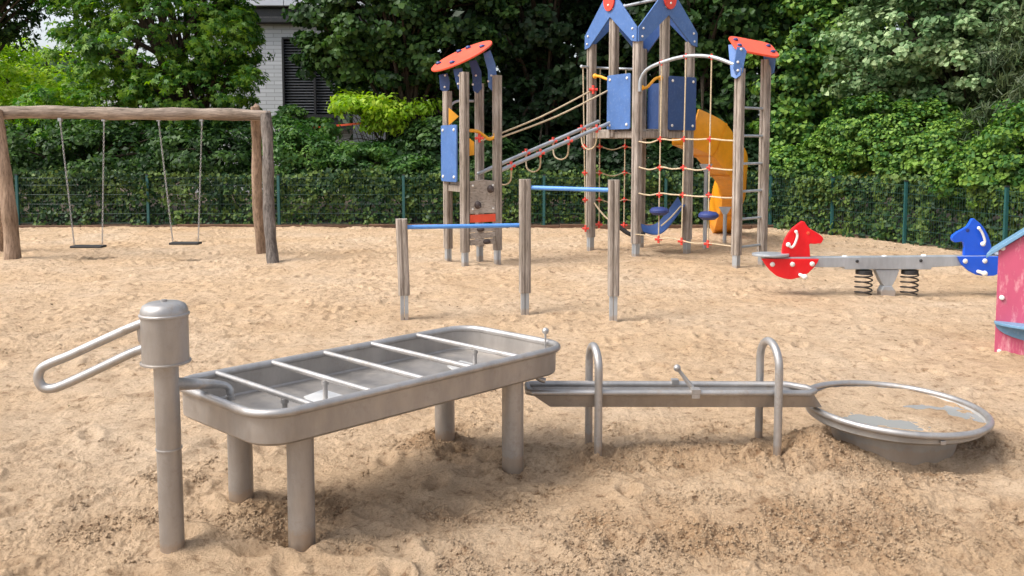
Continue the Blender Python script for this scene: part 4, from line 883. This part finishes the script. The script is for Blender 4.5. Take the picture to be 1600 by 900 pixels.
for i in range(8, len(path) - 4, 9):
    c0_ = sum((Vector(vs[i * k_ + j]) for j in range(k_)), Vector()) / k_; t_ = (path[i + 1] - path[i - 1]).normalized() * 0.018; mb = MB(); q_ = []
    for sg in (-1, 1):
        for j in range(k_): v_ = Vector(vs[i * k_ + j]); q_.append(v_ + (v_ - c0_).normalized() * 0.014 + t_ * sg)
    mb.add(q_, [(j, (j + 1) % k_, (j + 1) % k_ + k_, j + k_) for j in range(9)]); mb.build('joint_flange', M['slide'], sld)
for px, pyt, pyb in ((1101, 258, 388), (1132, 325, 380)):
    P = G(px, pyb); P.z = 0; zt_ = D(px, pyt, P.y).z
    mb = MB(); mb.tube([(P.x, P.y, -0.1), (P.x, P.y, zt_ - 0.1)], 0.033, 12); mb.prism([(P.x - 0.03, P.y, zt_ - 0.12), (P.x + 0.03, P.y, zt_ - 0.12), (P.x + 0.11, P.y, zt_ + 0.02), (P.x - 0.11, P.y, zt_ + 0.02)], (0, 0.02, 0)); mb.build('slide_support', M['galv'], cs)
# ------------------------------------------------------------------ seesaw
YW = 9.33; pv = D(1388, 462, YW)
ss = thing('seesaw', (pv.x, YW, 0), 'spring seesaw with a red and a blue horse-head board on a grey steel beam', 'seesaw')
def q8(lst, Y): return [D(1150 + x / 3.462, 320 + y / 3.462, Y) for x, y in lst]
mb = MB(); a = q8([(150, 287), (1520, 280)], YW); zb_ = (a[0].z + a[1].z) / 2
q = q8([(150, 285), (590, 283), (1060, 279), (1540, 274), (1540, 315), (1060, 338), (1055, 350), (590, 350), (585, 338), (430, 338), (150, 300)], YW - 0.06)
mb.prism(q, (0, 0.12, 0)); bmn = mb.build('beam', M['galv'], ss, 0.006)
bolts([p for p in q8([(655, 305), (1000, 302)], YW - 0.061)], bmn, (0, -1, 0), 0.018, M['rubber'])
bolts([p + Vector((0, 0.06, 0)) for p in q8([(600, 284), (815, 283), (1030, 279)], YW - 0.06)], bmn, (0, 0, 1), 0.03)
redh = [(252, 284), (251, 250), (256, 222), (268, 185), (285, 155), (310, 125), (345, 98), (360, 88), (372, 92), (382, 108), (392, 122), (412, 136), (440, 152), (466, 170), (474, 184), (468, 200), (458, 211), (445, 209), (430, 213), (402, 210), (397, 218), (400, 240), (403, 284)]
bluh = [(1234, 278), (1235, 250), (1238, 228), (1232, 205), (1222, 198), (1205, 202), (1186, 204), (1172, 193), (1168, 180), (1174, 166), (1200, 146), (1230, 131), (1252, 117), (1264, 100), (1278, 76), (1290, 74), (1304, 86), (1325, 103), (1345, 128), (1362, 158), (1374, 190), (1382, 225), (1386, 278)]
redr = [(138, 291), (450, 294), (440, 315), (420, 342), (392, 370), (352, 392), (300, 404), (262, 400), (220, 385), (186, 357), (160, 325)]
blur = [(1200, 281), (1512, 279), (1494, 312), (1470, 340), (1436, 368), (1395, 384), (1340, 386), (1298, 378), (1258, 357), (1222, 325)]
for hd, rk, mt, hnd, bl_, peg, eye in ((redh, redr, 'red', [(325, 145), (332, 165), (325, 195), (312, 222), (300, 230), (283, 216)], [(197, 322), (305, 322), (412, 320)], (345, 378), (390, 153)),
                            (bluh, blur, 'horseblue', [(1314, 126), (1330, 148), (1342, 178), (1346, 200), (1336, 212)], [(1240, 305), (1346, 304), (1455, 302)], (1308, 360), (1252, 138))):
    mb = MB(); mb.prism(q8(hd, YW - 0.022), (0, 0.044, 0)); hb = mb.build('horse_head_board', M[mt], ss, 0.006)
    mb = MB(); mb.tube(spline(q8(hnd, YW - 0.07), 5), 0.014, 8); mb.ball(q8([hnd[-1]], YW - 0.06)[0], 0.028, 10); mb.ball(q8([hnd[0]], YW - 0.05)[0], 0.02, 10); mb.build('handle', M['white'], hb)
    mb = MB(); mb.lathe([(0.02, 0), (0.02, 0.004), (0.0005, 0.008)], q8([eye], YW - 0.022)[0], 12, (0, -1, 0)); mb.build('eye', M['orange'] if mt == 'red' else M['discblue'], hb)
    for yy in (-0.09, 0.066):
        mb = MB(); mb.prism(q8(rk, YW + yy) if yy < 0 else [p for p in q8(rk, YW + yy)], (0, 0.024, 0)); rb = mb.build('rocker_board', M[mt], ss, 0.005)
        if yy < 0:
            bolts(q8(bl_, YW + yy), rb, (0, -1, 0), 0.028)
            p = q8([peg], YW + yy)[0]; mb = MB(); mb.tube([p, p + Vector((0.02, -0.1, -0.01))], 0.02, 10); mb.ball(p + Vector((0.02, -0.1, -0.01)), 0.032, 12); mb.build('foot_peg', M['white'], rb)
for lst in ([(88, 277), (285, 286)], [(1385, 278), (1580, 270)]):
    a, b = q8(lst, YW); c = (a + b) / 2; mb = MB(); pts = [c + Vector(((b.x - a.x) / 2 * math.cos(k * math.pi / 12), 0.16 * math.sin(k * math.pi / 12), 0.012)) for k in range(24)]
    mb.prism(pts, (0, 0, 0.028)); mb.build('seat', M['galv'], ss, 0.006)
for px in (690, 938):
    c = q8([(px, 425)], YW)[0]; zt_ = q8([(px, 352)], YW)[0].z; z0_ = 0.02; mb = MB(); pts = []
    n_ = 90
    for k in range(n_ + 1):
        f = k / n_; pts.append((c.x + 0.09 * math.cos(f * 2 * math.pi * 4), YW + 0.09 * math.sin(f * 2 * math.pi * 4), z0_ - 0.02 + (zt_ - 0.03 - z0_) * f))
    mb.tube(pts, 0.009, 8); mb.build('spring', M['spring'], ss)
    mb = MB(); mb.lathe([(0.001, 0), (0.09, 0), (0.09, -0.045), (0.001, -0.045)], (c.x, YW, zt_ - 0.002), 24, smooth=False); mb.build('spring_cap', M['rubber'], ss)
mb = MB(); mb.prism(q8([(755, 352), (885, 352), (865, 405), (845, 440), (800, 440), (785, 415)], YW - 0.05), (0, 0.1, 0)); mb.prism(q8([(845, 440), (800, 440), (783, 470), (790, 520), (858, 520), (865, 470)], YW - 0.055), (0, 0.11, 0)); mb.build('pivot', M['galv'], ss, 0.006)
# ------------------------------------------------------------------ playhouse
YH = 6.6; h0 = D(1553, 557, YH)
ph = thing('playhouse', (h0.x, YH, 0), 'weathered pink play house with a pale blue roof at the right edge', 'playhouse')
hx = h0.x; hw = 1.3; dpt = 0.42; he = D(1556, 392, YH).z; ha = he + 0.52
ux = Vector((0.83, -0.558, 0)); uy = Vector((0.558, 0.83, 0)); O = Vector((hx, YH, 0))
def hp(a, b, z): return O + ux * a + uy * b + Vector((0, 0, z))
mb = MB(); mb.prism([hp(0, 0, 0.0), hp(hw, 0, 0.0), hp(hw, 0, he), hp(hw / 2, 0, ha), hp(0.0, 0, he)], uy * 0.025); fw = mb.build('front_wall', M['pink'], ph, 0.004)
bolts([D(1565.5, 465, YH - 0.01), D(1597.5, 468, YH - 0.03)], fw, -uy, 0.026, M['hold']); bolts([D(1565.5, 465, YH - 0.03), D(1597.5, 468, YH - 0.05), D(1561.5, 548, YH - 0.01), D(1567, 388, YH - 0.01)], fw, -uy, 0.02)
mb = MB(); mb.prism([hp(0, dpt, 0.0), hp(hw, dpt, 0.0), hp(hw, dpt, he), hp(hw / 2, dpt, ha), hp(0.0, dpt, he)], uy * 0.025); mb.build('back_wall', M['pink'], ph, 0.004)
for x in (0.02, hw - 0.04):
    mb = MB(); mb.prism([hp(x, 0.027, 0.0), hp(x, dpt - 0.002, 0.0), hp(x, dpt - 0.002, he * 0.62), hp(x, 0.027, he * 0.62)], ux * 0.02); mb.build('side_wall', M['pink'], ph, 0.003)
sl_ = (ha - he) / (hw / 2)
for sgn in (0, 1):
    def rp_(a, b): return hp(a if not sgn else hw - a, b, he + sl_ * a + 0.004)
    mb = MB(); mb.prism([rp_(-0.08, -0.04), rp_(hw / 2 - 0.001, -0.04), rp_(hw / 2 - 0.001, dpt + 0.06), rp_(-0.08, dpt + 0.06)], (0, 0, 0.035)); mb.build('roof_board', M['roofblue'], ph, 0.004)
zs_ = D(1570, 505, YH).z; pts = [hp(-0.01, -0.002, zs_)] + [hp(0.32 - 0.33 * math.cos(k * math.pi / 14), -0.17 * math.sin(k * math.pi / 14) - 0.002, zs_) for k in range(1, 14)] + [hp(0.65, -0.002, zs_)]
mb = MB(); mb.prism(pts, (0, 0, 0.022)); mb.build('shelf', M['roofblue'], ph, 0.004)
mb = MB(); pts = [hp(0.0, -0.003, zs_ - 0.005)] + [hp(0.32 - 0.32 * math.cos(k * math.pi / 14), -0.003, zs_ - 0.12 * math.sin(k * math.pi / 14)) for k in range(1, 14)] + [hp(0.64, -0.003, zs_ - 0.005)]
mb.prism(pts, -uy * 0.018); mb.build('shelf_support', M['roofblue'], ph, 0.003)
# ------------------------------------------------------------------ water pump
wp0 = G(270, 866); wx, wy = wp0.x, wp0.y
wp = thing('water_pump', (wx, wy, 0), 'grey steel hand water pump with a looped handle standing left of the water table', 'water pump')
lean = D(259, 560, wy).x - wx
def tz(z): return Vector((wx + lean * z / 0.79, wy, z))
zt1 = D(258, 566, wy).z; zt2 = D(258, 472, wy).z; rh = 0.0895
mb = MB(); mb.tube([tz(-0.1), tz(0.4), tz(zt1 + 0.02)], 0.0475, 40); col_ = mb.build('column', M['steel'], wp)
zr_ = D(265, 700, wy).z; mb = MB(); mb.lathe([(0.0478, -0.004), (0.0515, -0.003), (0.0515, 0.003), (0.0478, 0.004)], tz(zr_), 40); mb.build('collar', M['steel_rim'], col_)
hc = tz(zt1); hc2 = Vector((D(257, 500, wy).x, wy, zt2))
axh = (hc2 - hc)
mb = MB(); Hh = zt2 - zt1
mb.lathe([(0.02, 0.0), (rh + 0.007, 0.0), (rh + 0.007, 0.006), (rh, 0.009), (rh, Hh - 0.055)], hc, 48, axh); hd_ = mb.build('pump_head', M['steel'], wp)
mb = MB(); mb.lathe([(rh + 0.001, Hh - 0.055), (rh + 0.006, Hh - 0.053), (rh + 0.006, Hh - 0.046), (rh + 0.001, Hh - 0.042), (rh, Hh - 0.03), (rh - 0.008, Hh - 0.012), (rh - 0.028, Hh - 0.001), (0.02, Hh + 0.003), (0.0005, Hh + 0.004)], hc, 48, axh); mb.lathe([(0.012, Hh + 0.003), (0.012, Hh + 0.01), (0.0005, Hh + 0.012)], hc, 16, axh); mb.build('lid', M['steel_rim'], wp)
# handle loop
YA = wy + 0.0
ya = lambda x: YA - 0.02 + (222 - x) / 165 * -0.03
hpnts = [(228, 503), (200, 514), (160, 532), (110, 555), (78, 568), (64, 577), (60, 591), (66, 604), (80, 607), (100, 601), (150, 578), (200, 554), (228, 543)]
mb = MB(); mb.tube(spline([D(x, y, ya(x)) for x, y in hpnts], 6), 0.0185, 18); hn = mb.build('handle', M['steel_rim'], wp)
mb = MB(); c = D(221, 524, wy - 0.02); mb.prism([D(x, y, wy - 0.03) for x, y in ((212, 506), (230, 503), (232, 548), (222, 546), (214, 532))], (0, 0.06, 0)); mb.build('pivot_bracket', M['steel'], wp, 0.008, 3)
# spout
TH = Vector((0.7314, 0.682, 0)); TV = Vector((-0.682, 0.7314, 0)); TC = Vector((-0.636, 4.022, 0)); RIM = 0.605
sp0 = tz(0.69); s1_ = D(346, 603, 3.52)
mb = MB(); mb.tube(spline([Vector((wx - lean * 0 , wy, D(275, 600, wy).z)), D(300, 600, 3.44), D(330, 600, 3.5), D(350, 602, 3.54), D(359, 608, 3.55), D(360, 616, 3.55), D(360, 621, 3.55)], 6), 0, 16, rad=None) if False else None
pts = spline([Vector((tz(0.69).x + 0.02, wy, D(275, 600, wy).z)), D(300, 600, 3.42), D(330, 600, 3.47), D(350, 602, 3.51), D(358, 607, 3.52), D(360, 614, 3.52), D(360, 620, 3.52)], 6)
mb.tube(pts, 0, 18, rad=[0.028 - 0.012 * min(1, i / 18) for i in range(len(pts))]); mb.tube([pts[-1] + Vector((0, 0, 0.006)), pts[-1] - Vector((0, 0, 0.012))], 0.0195, 16); mb.build('spout', M['steel_rim'], wp)
# ------------------------------------------------------------------ water table
wt = thing('water_table', (TC.x, TC.y, 0), 'long stainless steel water play basin on four round legs with cross bars', 'water table')
HL, HW, RC = 0.865, 0.375, 0.14
def rr_outline(hl, hw, rc, n=10):
    out = []
    for cx, cy, a0 in ((hl - rc, -hw + rc, -90), (hl - rc, hw - rc, 0), (-hl + rc, hw - rc, 90), (-hl + rc, -hw + rc, 180)):
        for k in range(n + 1): q = R(a0 + 90 * k / n); out.append((cx + rc * math.cos(q), cy + rc * math.sin(q)))
    return out
def tp(u, v, z): return TC + TH * (u - 0.11 * (v + 0.03)) + TV * (v - 0.03) + Vector((0, 0, z))
def tq(u, v, z): return TC + TH * u + TV * v + Vector((0, 0, z))
rim = [tp(u, v, RIM) for u, v in rr_outline(HL, HW, RC)]
mb = MB(); mb.tube(rim, 0.0185, 16, closed=True); mb.build('rim', M['steel_rim'], wt)
rings = [(HL - 0.006, HW - 0.006, RC - 0.006, RIM - 0.004), (HL - 0.008, HW - 0.008, RC - 0.008, RIM - 0.125), (HL - 0.02, HW - 0.02, RC - 0.02, RIM - 0.137), (HL - 0.1, HW - 0.1, 0.08, RIM - 0.14)]
rings_in = [(HL - 0.1, HW - 0.1, 0.08, RIM - 0.118), (HL - 0.02, HW - 0.02, RC - 0.02, RIM - 0.116), (HL - 0.012, HW - 0.012, RC - 0.012, RIM - 0.108), (HL - 0.010, HW - 0.010, RC - 0.010, RIM - 0.004)]
mb = MB(); n_ = 44
def ringstack(mb, rg, capA=None):
    vs = [tp(u, v, z) for hl, hw, rc, z in rg for u, v in rr_outline(hl, hw, rc)]
    fs = [(i * n_ + k, i * n_ + (k + 1) % n_, (i + 1) * n_ + (k + 1) % n_, (i + 1) * n_ + k) for i in range(len(rg) - 1) for k in range(n_)]
    mb.add(vs, fs, True)
    if capA is not None: mb.add(vs[capA * n_:(capA + 1) * n_], [tuple(range(n_))])
ringstack(mb, rings, 3); ringstack(mb, rings_in, 0); mb.build('basin', M['steel'], wt)
for u, v in ((-0.608, -0.286), (-0.618, 0.268), (0.608, -0.286), (0.598, 0.268)):
    mb = MB(); mb.tube([tq(u, v, -0.15), tq(u, v, RIM - 0.139)], 0.056, 40); mb.tube([tq(u, v, RIM - 0.143) + Vector((0.057 * math.cos(k * math.pi / 16), 0.057 * math.sin(k * math.pi / 16), 0)) for k in range(32)], 0.0045, 6, closed=True); mb.build('leg', M['steel'], wt)
zR = RIM + 0.004
for u in (-0.645, -0.365, -0.08, 0.205, 0.505):
    mb = MB(); mb.tube([tp(u, -HW + 0.01, zR), tp(u, HW - 0.01, zR)], 0.0135, 14); mb.build('cross_bar', M['steel_rim'], wt)
zf = RIM - 0.117
for u, v in ((-0.645, -0.17), (-0.365, -0.045), (0.505, -0.07)):
    mb = MB(); mb.tube([tp(u, v, zf), tp(u, v, zR - 0.005)], 0.0115, 14); mb.tube([tp(u, v, zR - 0.03), tp(u, v, zR - 0.012)], 0.017, 14); st = mb.build('valve_stem', M['steel_rim'], wt)
    mb = MB(); mb.lathe([(0.0005, 0.012), (0.03, 0.010), (0.05, 0.004), (0.052, 0)], tp(u, v, zf), 28); mb.build('valve_disc', M['steel_rim'], st)
M['plate'] = steel('polished_plate', (0.72, 0.71, 0.69), 0.35, 0.5, 0.2)
# sloping guide plates on the basin floor
for (u, v, s) in ((-0.365, -0.045, 1), (-0.645, -0.19, -1), (0.45, -0.07, 1)):
    mb = MB(); mb.prism([tp(u - 0.11, v - 0.11, zf + 0.004), tp(u + 0.12, v - 0.06, zf + 0.004), tp(u + 0.08, v + 0.13, zf + 0.022), tp(u - 0.05, v + 0.09, zf + 0.022)], (0, 0, 0.006)); mb.build('guide_plate', M['plate'], wt, 0.001)
# thin water film standing in the basin
mw, ntw, bw = newmat('water'); bw.inputs['Base Color'].default_value = (0.27, 0.27, 0.265, 1); bw.inputs['Roughness'].default_value = 0.18; bw.inputs['IOR'].default_value = 1.33
mpw = mapping(ntw); nw = N(ntw, 'ShaderNodeTexNoise', Scale=9.0, Detail=2.0); ntw.links.new(mpw.outputs[0], nw.inputs[0]); bump(ntw, bw, nw.outputs[0], 0.1, 0.01); M['water'] = mw
# knob rod
kb = tp(HL - 0.03, -HW + 0.13, RIM); mb = MB(); kt = D(839, 517, kb.y)
mb.tube([kb - Vector((0, 0, 0.09)), Vector((kb.x, kb.y, kt.z))], 0.0055, 10); kr = mb.build('plunger_rod', M['steel_rim'], wt); mb = MB(); mb.ball(Vector((kb.x, kb.y, kt.z)), 0.0185, 18); mb.build('ball_knob', M['steel_rim'], kr)
dp = tp(HL - 0.07, -HW + 0.16, RIM - 0.139); mb = MB(); mb.tube(spline([dp, dp - Vector((0, 0, 0.03)), dp + Vector((0.02, -0.005, -0.05)), dp + Vector((0.05, -0.005, -0.062))], 5), 0.015, 14); mb.build('drain_pipe', M['steel_rim'], wt)
# ------------------------------------------------------------------ water channel
ch = thing('water_channel', (0.9, 4.45, 0), 'narrow stainless steel water channel held by two hoops between basin and round bowl', 'water channel')
cA, cB = Vector((0.085, 4.46, 0.345)), Vector((1.66, 4.50, 0.33)); cu = (cB - cA).normalized(); cv = Vector((-cu.y, cu.x, 0)).normalized()
LC = (cB - cA).length; CW = 0.085; CDp = 0.088
def cp(s, v, dz): return cA + cu * s + cv * v + Vector((0, 0, dz))
rimc = spline([cp(0, 0, 0.004)], 1) if False else None
ends = [cp(0.0, CW * 0.9, 0.01), cp(LC - 0.1, CW, 0), cp(LC, CW * 0.45, 0), cp(LC, -CW * 0.45, 0), cp(LC - 0.06, -CW, 0), cp(0.02, -CW, 0)]
mb = MB(); ro = [cp(0.03, CW, 0), cp(LC * 0.3, CW, 0), cp(LC * 0.6, CW, 0), cp(LC - 0.12, CW, 0), cp(LC - 0.03, CW * 0.2, 0), cp(LC - 0.01, -CW * 0.5, 0), cp(LC - 0.06, -CW, 0), cp(LC * 0.6, -CW, 0), cp(LC * 0.3, -CW, 0), cp(0.02, -CW, 0), cp(0.0, -CW * 0.8, 0), cp(0.0, CW * 0.8, 0)]
mb.tube(ro, 0.017, 14, closed=True); mb.build('rim', M['steel_rim'], ch)
mb = MB()
def chanring(dz, v, s0, s1): return [cp(s0, -v, dz), cp(s1, -v, dz), cp(s1, v, dz), cp(s0, v, dz)]
o1 = chanring(-0.004, CW - 0.002, 0.01, LC - 0.03); o2 = chanring(-CDp, 0.052, 0.12, LC + 0.03); i1 = chanring(-0.004, CW - 0.006, 0.014, LC - 0.034); i2 = chanring(-CDp + 0.006, 0.048, 0.122, LC + 0.028)
mb.add(o1 + o2, [(0, 1, 5, 4), (1, 2, 6, 5), (2, 3, 7, 6), (3, 0, 4, 7), (4, 5, 6, 7)]); mb.add(i1 + i2, [(0, 1, 5, 4), (1, 2, 6, 5), (2, 3, 7, 6), (3, 0, 4, 7), (4, 5, 6, 7)])
mb.build('gutter', M['steel'], ch)
for pa, pb_, yt in (((922, 700), (935, 729), 541), ((1187, 697), (1217, 714), 535)):
    a = G(*pa); b = G(*pb_); a = Vector((a.x, 4.45 + 0.125, 0)) if pa[0] < 1000 else Vector((D(1187, 600, 4.62).x, 4.62, 0)); b = Vector((D(pb_[0], 640, 4.36).x, 4.36, 0)) if pa[0] < 1000 else Vector((D(1216, 640, 4.37).x, 4.37, 0))
    zt_ = D((pa[0] + pb_[0]) / 2, yt, 4.47).z; rad_ = (b - a).length / 2; c = (a + b) / 2; dd = (a - b).normalized()
    pts = [a + Vector((0, 0, -0.15)), a + Vector((0, 0, 0.15)), a + Vector((0, 0, zt_ - rad_ - 0.03))]
    pts += [c + dd * (rad_ * math.cos(k * math.pi / 14)) + Vector((0, 0, zt_ - rad_ + rad_ * math.sin(k * math.pi / 14))) for k in range(15)]
    pts += [b + Vector((0, 0, zt_ - rad_ - 0.03)), b + Vector((0, 0, 0.15)), b + Vector((0, 0, -0.15))]
    mb = MB(); mb.tube(pts, 0.0215, 18); mb.build('hoop', M['steel_rim'], ch)
lp = cp(LC * 0.505 + 0.105, -CW, 0); mb = MB(); mb.box(lp + Vector((0, 0.0, 0.012)), (0.05, 0.045, 0.03)); mb.box(lp + Vector((0, -0.018, -0.012)), (0.045, 0.006, 0.03)); cb_ = mb.build('clamp', M['steel_rim'], ch, 0.003)
mb = MB(); mb.box(cp(LC * 0.505 + 0.03, CW - 0.005, 0.018), (0.04, 0.035, 0.026)); mb.build('clamp', M['steel_rim'], ch, 0.003)
lb0 = cp(LC * 0.505 + 0.095, -CW * 0.6, 0.02); lt = D(1058, 575, lb0.y); mb = MB(); mb.tube([lb0, lb0.lerp(lt, 0.5), lt], 0, 12, rad=[0.015, 0.011, 0.009]); lv = mb.build('lever', M['steel_rim'], ch); mb = MB(); mb.ball(lt, 0.02, 16); mb.build('ball_knob', M['steel_rim'], lv)
# ------------------------------------------------------------------ round bowl
bc = Vector((2.15, 4.60, 0)); bw_ = thing('round_bowl', (bc.x, bc.y, 0), 'low round steel bowl with a tubular rim filled with sand and puddles', 'water bowl')
BR = 0.478; BZr = 0.195
tilt = lambda x, y: BZr - 0.012 * (x / BR)
mb = MB(); mb.tube([bc + Vector((BR * math.cos(k * math.pi / 40), BR * math.sin(k * math.pi / 40), tilt(BR * math.cos(k * math.pi / 40), 0))) for k in range(80)], 0.0185, 16, closed=True); mb.build('rim', M['steel_rim'], bw_)
mb = MB(); mb.lathe([(BR - 0.006, BZr - 0.008), (BR - 0.012, BZr - 0.045), (0.44, BZr - 0.062), (0.34, BZr - 0.068)], bc, 80); mb.lathe([(0.34, BZr - 0.052), (0.43, BZr - 0.046), (BR - 0.02, BZr - 0.03), (BR - 0.010, BZr - 0.006)], bc, 80); mb.build('dish', M['steel_matte'], bw_)
mb = MB(); mb.lathe([(0.342, BZr - 0.055), (0.335, 0.09), (0.312, -0.02), (0.31, -0.12)], bc, 80); mb.build('base', M['steel_matte'], bw_)
mb = MB(); lp = bc + Vector((0.035, -BR - 0.002, BZr - 0.032)); mb.box(lp, (0.028, 0.012, 0.022)); mb.build('overflow_outlet', M['steel_rim'], bw_, 0.003)
# sand lying in the bowl
rr2 = np.linspace(0.0, BR - 0.018, 60); aa = np.linspace(0, 2 * np.pi, 181); RRg, AAg = np.meshgrid(rr2, aa, indexing='ij'); bx2 = RRg * np.cos(AAg); by2 = RRg * np.sin(AAg)
bz2 = BZr - 0.024 + 0.016 * fbm(bx2, by2, 4.5, 900, 3) + 0.006 * fbm(bx2, by2, 25, 910, 3, 0.6) + 0.022 * gauss(bx2, by2, 0.05, 0.35, 0.4, 0.12) + 0.02 * gauss(bx2, by2, -0.36, 0.12, 0.1) - 0.018 * gauss(bx2, by2, -0.18, -0.15, 0.17, 0.13) - 0.012 * gauss(bx2, by2, 0.17, 0.1, 0.16, 0.05) - 0.004 * (bx2 / BR)
wetb = np.clip(0.25 + 1.2 * fbm(bx2, by2, 3, 930, 3), 0, 1)
bs = build_grid('bowl_sand', bx2 + bc.x, by2 + bc.y, bz2, M['sand'], wetb); bs['kind'] = 'stuff'; tag(bs, 'damp sand filling the low round steel bowl', 'sand')
mb = MB(); vs = [(bc.x, bc.y, BZr - 0.0315)] + [(bc.x + 0.455 * math.cos(k * math.pi / 30), bc.y + 0.455 * math.sin(k * math.pi / 30), BZr - 0.0315) for k in range(60)]
mb.add(vs, [(0, 1 + k, 1 + (k + 1) % 60) for k in range(60)]); pw = mb.build('puddle_water', M['water']); tag(pw, 'shallow grey water puddle on the sand in the round bowl', 'water', kind='stuff')
# ------------------------------------------------------------------ litter of leaves and twigs on the sand
C = []
for i in range(300):
    y = 4.2 + 14 * random.random() ** 0.8; x = random.uniform(-0.68, 0.68) * y; C.append((x, y, 0))
for i in range(500): y = random.uniform(16.2, 17.35); C.append((random.uniform(-11, 5.5), y, 0))
for i in range(160):
    f = random.random(); C.append((5.4 + 1.7 * f - random.uniform(0.1, 0.8), 17.2 - 5.2 * f, 0))
C = np.array(C, float); zz, _, _ = sand_height(C[:, 0].copy(), C[:, 1].copy()); C[:, 2] = zz + 0.008
NN = np.array([0, 0, 1.0]) + RNG.normal(size=C.shape) * 0.25
L_lit = leafmat('dry_leaves', ((0.035, 0.022, 0.012), (0.10, 0.055, 0.025), (0.16, 0.13, 0.04)), 2.0, 0.1)
lt_ = foliage_mesh('leaf_litter', C, NN, 0.034, L_lit); tag(lt_, 'small dry leaves and bits scattered over the sand', 'leaf litter', kind='stuff')
print('objects', len(scn.objects), 'polys', sum(len(o.data.polygons) for o in scn.objects if o.type == 'MESH'))
